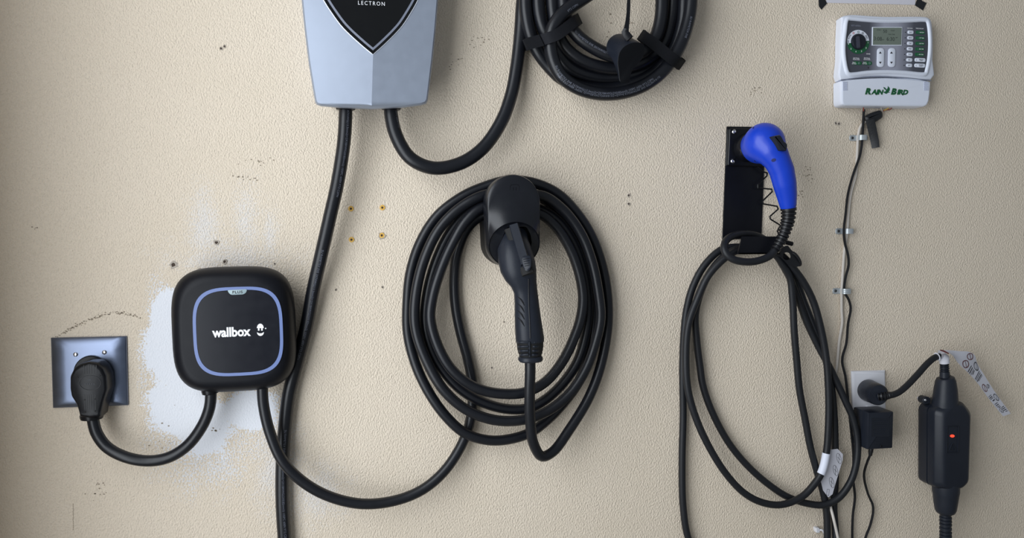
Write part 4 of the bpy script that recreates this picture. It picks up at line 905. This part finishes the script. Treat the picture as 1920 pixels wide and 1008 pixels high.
# clip on the cable bundle
tclip = thing('cable_clip', P(1480, 480), 'small black plastic clip with round holes on the cables under the bracket arm', 'cable clip')
ou = smoothloop([(1461, 470), (1475, 460), (1482, 466), (1490, 476), (1499, 490), (1500, 497), (1493, 500), (1482, 497), (1470, 486)], 4)
v0 = [P(a, b_, .062) for a, b_ in ou]; v1 = [P(a, b_, .052) for a, b_ in ou]; hc = ellpx(1475, 480, 7.5, 7.5, .062, len(ou))
# keep the hole ring aligned with the outline by angle
def ang(px, py): return math.atan2(-(py-480), px-1475)
hole_l = [P(1475+7.2*math.cos(ang(a, b_)), 480-7.2*math.sin(ang(a, b_)), .062) for a, b_ in ou]; hole_b = [P(1475+7.2*math.cos(ang(a, b_)), 480-7.2*math.sin(ang(a, b_)), .052) for a, b_ in ou]
v, f = loft([hole_b, v1, v0, hole_l, hole_b], False, False); obj('plate', v, f, rubber, tclip, angle=40)
N_ = 24; C0 = P(1492.5, 485, .058); ax1 = (P(1501, 500, .055)-P(1484, 470, .061)).normalized(); ax2 = Vector((.35, -.93, 0)); ax2 = (ax2-ax1*ax2.dot(ax1)).normalized(); rr = 15*PM(C0)
pth = [C0+ax1*rr*math.cos(2*math.pi*i/N_)+ax2*rr*.45*math.sin(2*math.pi*i/N_) for i in range(N_+1)]; v, f = tube(pth, .0026, 8); obj('ring', v, f, rubber, tclip)

# ------------------------------------------------------------------ white outlet, control box, adapter
wo = thing('outlet_plate', P(1630, 745), 'white plastic outlet plate behind a round plug and a black adapter', 'outlet plate')
v, f = slab(pxo([(1597, 695.5), (1660, 694), (1662, 806), (1600, 808)], .004), [(.0, 0), (.003, 0), (.0055, .003), (.006, .005)]); obj('plate', v, f, ivory, wo)
for py in (733, 775):
    v, f = slab(ellpx(1631, py, 16, 16, .006, 24), [(.005, 0), (.0075, 0), (.008, .001)]); obj('receptacle', v, f, ivory, wo)
ad = thing('power_adapter', P(1640, 805), 'boxy black power adapter plugged in below a round plug', 'power adapter')
D1 = .056; ao = pxo([(1628, 773), (1676, 773), (1675, 838), (1671.5, 842), (1622, 842), (1626, 838)], D1); x0, x1 = ao[0][0], ao[1][0]; z1 = ao[0][1]; z0 = P(1650, 841.5, D1).z
o = roundpoly([(x0, z0), (x1, z0), (x1, z1), (x0, z1)], .003, 3); v, f = slab(o, [(.008, .003), (.010, 0), (.030, 0), (.0302, .0006), (.031, .0006), (.0312, 0), (D1-.003, 0), (D1-.0008, .001), (D1, .003)]); adb = obj('body', v, f, slate, ad, angle=40)
v, f = slab(pxo([(1634, 783), (1668, 783), (1668, 818), (1634, 818)], D1), [(D1-.0002, 0), (D1+.0003, 0)]); obj('nameplate', v, f, mat('slate_nameplate', (27, 31, 39), .5, spec=.3), adb, smooth=False)
for k in range(4): obj('embossed_line', *box(P(651+1000, 789+k*8, D1+.0004), .028-.004*(k % 2), .0006, .0022), slate, adb, smooth=False)
screw('screw', P(1652, 836, D1), .0022, ad, matte)
v, f = tube(cat(pp([(1634, 838, .036), (1632.5, 845, .036), (1631.5, 852, .034), (1626, 866, .026), (1620, 890, .016), (1627, 924, .01), (1637, 950, .008), (1633, 979, .008), (1622, 1010, .008), (1612, 1060, .008)]), .003), .0024, 8); obj('cord', v, f, rubber, ad)
v, f = stations([(1634, 838, .036, 4.6), (1632.5, 846, .036, 4.2), (1631.8, 853, .034, 3.2)], 12); obj('cord_bushing', v, f, rubber, ad)

# round plug and cord of the portable charger
v, f = stations([(1627, 731, .009, 18), (1628, 731.3, .011, 20), (1628.6, 731.6, .013, 20.8), (1634, 734, .026, 20.6), (1641, 737, .042, 20.3), (1646.5, 739.6, .054, 20), (1648, 740.3, .0565, 19), (1648.8, 740.6, .058, 17), (1649, 740.8, .0585, 12)], 32); pl = obj('round_plug', v, f, slate, pc, angle=28)
rp = cat(pp([(1649, 742, .055), (1656, 742, .06), (1664, 741, .062), (1670, 740, .062)]), .0011); v, f = tube(rp, lambda u: PM(P(1655, 742, .06))*((9.5-3.2*u) if (u*6) % 1 < .6 else 6), 14); obj('plug_relief', v, f, rubber, pl, angle=50)
v, f = tube(cat(pp([(1660, 741, .062), (1672, 740, .062), (1685, 735, .06), (1700, 723, .056), (1721, 701, .052), (1740, 680, .049), (1754, 669.5, .047), (1764, 668, .046), (1769.5, 675, .046), (1770.5, 690, .046), (1770.5, 706, .046)]), .003), 5.9*PM(P(1710, 710, .05)), 14); obj('plug_cord', v, f, cable2, pc)
# control box
DB = .046; xb0 = P(1722.5, 830, .016).x; xb1 = P(1811.5, 830, .045).x; zb1 = P(1775, 757, .05).z; zb0 = P(1775, 912, .05).z
cxb = (xb0+xb1)/2; hwb = (xb1-xb0)/2
o = roundpoly([(xb0+.004, zb0+.004), (xb0+.022, zb0-.004), (xb1-.018, zb0-.004), (xb1, zb0+.008), (xb1, zb1-.016), (xb1-.020, zb1+.006), (xb0+.022, zb1+.006), (xb0, zb1-.010)], .008, 4)
bcz = (zb0+zb1)/2
def bl_(d, dx, dz): return [(cxb+(x-cxb)*(1-dx/hwb), -d, bcz+(z-bcz)*(1-dz/(zb1-bcz))) for x, z in o]
v, f = loft([bl_(.004, .010, .010), bl_(.007, .004, .004), bl_(.012, .0005, .0005), bl_(.018, 0, 0), bl_(.036, 0, 0), bl_(.0365, .0018, .0018), bl_(.0385, .0018, .0018), bl_(.039, .0002, .0002), bl_(.054, .0006, .0006), bl_(.0575, .0022, .002), bl_(.0645, .0085, .004), bl_(.068, .012, .006), bl_(.0693, .0145, .008), bl_(.0697, .017, .010)]); bx = obj('control_box', v, f, slate, pc, angle=30, label='black ribbed control box with a red light')
DZ = .0697
pn = pxo([(1775, 798.5), (1797, 797.5), (1796, 847.5), (1774, 848.5)], DZ); v, f = loft([[(x, -DZ+.0003, z) for x, z in pn], [(x, -DZ-.0016, z) for x, z in inset(pn, .0002)], [(x, -DZ-.0016, z) for x, z in inset(pn, .0008)], [(x, -DZ+.0003, z) for x, z in inset(pn, .001)]], False, False); obj('indicator_panel', v, f, slaterub, bx, smooth=False)
v, f = disc_on(P(1785.3, 816.8, DZ+.0004), Vector((0, -1, 0)), 4.2*PM(P(1785, 816, DZ)), 2.5*PM(P(1785, 816, DZ)), 0, .0012); obj('indicator_light', v, f, led, bx)
tr = pxo([(1785.3, 829), (1791.5, 843), (1779, 843)], DZ); mb = MB(); mb.add(*loft([[(x, -DZ+.0003, z) for x, z in tr], [(x, -DZ-.0014, z) for x, z in inset(tr, .0001)], [(x, -DZ-.0014, z) for x, z in inset(tr, .0009)], [(x, -DZ+.0003, z) for x, z in inset(tr, .001)]], False, False)); mb.add(*box(P(1785.3, 837.5, DZ), .001, .0012, .005)); mb.build('warning_mark', slaterub, bx, smooth=False)
v, f = stations([(1772, 766, .045, 24), (1772, 752, .046, 22.5), (1772.5, 748, .046, 22), (1773, 728, .046, 20), (1773, 713, .046, 17.5), (1772.5, 708, .046, 15.5), (1772, 706, .046, 11)], 28); obj('top_boss', v, f, slaterub, bx)
rp = cat(pp([(1771.5, 707, .046), (1771, 692, .046), (1770.5, 675, .046)]), .0011); v, f = tube(rp, lambda u: PM(P(1771, 690, .046))*((9-1.0*u) if (u < .35 or (u*10) % 1 < .6) else 6.2), 16); obj('top_relief', v, f, slaterub, bx, angle=50)
v, f = stations([(1773.5, 905, .045, 24), (1773.5, 921, .046, 23.5), (1773.5, 925, .046, 22.5), (1773, 942, .046, 20.5), (1773, 955, .046, 18.5), (1773, 960, .046, 16), (1773, 963, .046, 11)], 28); obj('bottom_boss', v, f, slaterub, bx)
rp = cat(pp([(1773, 961, .046), (1773, 985, .046), (1773, 1012, .046), (1773, 1040, .046)]), .0011); v, f = tube(rp, lambda u: PM(P(1773, 985, .046))*(10.8 if (u*12) % 1 < .62 else 8.4), 16); obj('bottom_relief', v, f, slaterub, bx, angle=50)
v, f = slab(ellpx(1736, 750, 7.5, 7.5, .03, 18), [(.016, .001), (.018, 0), (.032, 0), (.034, .0015)]); obj('lug', v, f, slaterub, bx)
screw('screw', P(1735.3, 749.5, .034), .0028, bx)
v, f = slab(roundpoly(pxo([(1723, 745), (1731, 743), (1732, 750), (1724, 751)], .008), .002, 2), [(.002, 0), (.012, 0)]); obj('hanger_tab', v, f, ivory, bx)
# paper flag label
wr = stations([(1757, 668, .0475, 8), (1763, 665.5, .047, 9), (1770, 671, .0465, 9.5), (1771, 680, .046, 9)], 14); lab = obj('flag_label', *wr, tagm, pc, label='white wrap label whose curled printed tail sticks out')
A = [P(1757, 657, .05), P(1775, 656, .049), P(1800, 658, .048), P(1816, 659, .046), P(1828, 666, .042), P(1832, 680, .038), P(1847, 705, .035), P(1866, 735, .032), P(1895, 775, .03)]
B = [P(1767, 663, .060), P(1780, 662, .060), P(1788, 668, .059), P(1794, 677, .055), P(1803, 687, .050), P(1815, 698, .044), P(1833, 718, .039), P(1855, 748, .035), P(1881, 780, .032)]
A, B = cat(A, .002), cat(B, .002); nR = 60
A = [A[int(i*(len(A)-1)/nR)] for i in range(nR+1)]; B = [B[int(i*(len(B)-1)/nR)] for i in range(nR+1)]
def RM(u, w_, off=.0004):
    i = min(nR-1, int(u*nR)); q = u*nR-i; a = A[i].lerp(A[i+1], q); b_ = B[i].lerp(B[i+1], q); t_ = (A[i+1]-A[i]); n = t_.cross(b_-a).normalized()
    if n.y > 0: n = -n
    return a.lerp(b_, w_)+n*off
rows = [[RM(i/nR, w_, 0) for w_ in (0, .33, .66, 1)] for i in range(nR+1)]; rows2 = [[p+Vector((0, .0004, 0)) for p in r] for r in rows]
mb = MB(); mb.add(*sheet(rows)); mb.add(*sheet(rows2)); mb.build('tail', tagm, lab, angle=80)
def uv_line(u0, w0, u1, w1, wd, m=None):
    a0, a1 = RM(u0, w0), RM(u1, w1); b0, b1 = RM(u0+wd, w0), RM(u1+wd, w1); return [a0, a1, b1, b0], [(0, 1, 2, 3)]
mb = MB()
for base, w0, w1 in ((.40, .55, .98), (.505, .2, .95), (.74, .55, .95), (.83, .5, .9), (.90, .12, .5)):
    for k in range(4): mb.add(*uv_line(base+k*.018, w0, base+k*.018, w1-(.12 if k == 3 else 0), .007))
mb.build('label_print', darkprint, lab, smooth=False)
def uv_ring(u, w_, ru, rw, m):
    mb = MB(); N = 18; v = []
    for i in range(N):
        a = 2*math.pi*i/N
        for k in (1, .8): v.append(RM(u+ru*k*math.cos(a), w_+rw*k*math.sin(a)))
    mb.add(v, [(2*i, 2*i+1, 2*((i+1) % N)+1, 2*((i+1) % N)) for i in range(N)]); mb.add(*uv_line(u-ru*.6, w_-rw*.6, u+ru*.6, w_+rw*.6, .008)); mb.build('warning_symbol', m, lab, smooth=False)
uv_ring(.33, .72, .045, .22, redprint); uv_ring(.34, .22, .04, .2, redprint); uv_ring(.455, .25, .04, .2, darkprint); uv_ring(.645, .72, .04, .22, redprint); uv_ring(.79, .25, .035, .2, darkprint); uv_ring(.66, .3, .02, .15, darkprint); uv_ring(.93, .7, .03, .18, darkprint)
v, f = strip([(1763, 656, .062), (1770, 658, .0625), (1779, 662.5, .062)], [2.5, 3, 2], .0006); obj('red_edge', v, f, redprint, lab)
# white nail-in clip near the floor end of the cables
t = thing('nail_clip', P(1535, 994), 'small white plastic nail-in clip beside the lowest cables', 'cable clip')
v, f = slab(roundpoly(pxo([(1530, 990), (1537, 989), (1538, 998.5), (1531, 999)], .010), .002, 3), [(.0, 0), (.009, 0), (.010, .001)]); obj('block', v, f, ivory, t)
v, f = tube(cat(pp([(1537, 993, .008), (1541, 993, .010), (1545, 998, .010), (1547, 1006, .006)]), .002), .0019, 8); obj('loop', v, f, ivory, t)
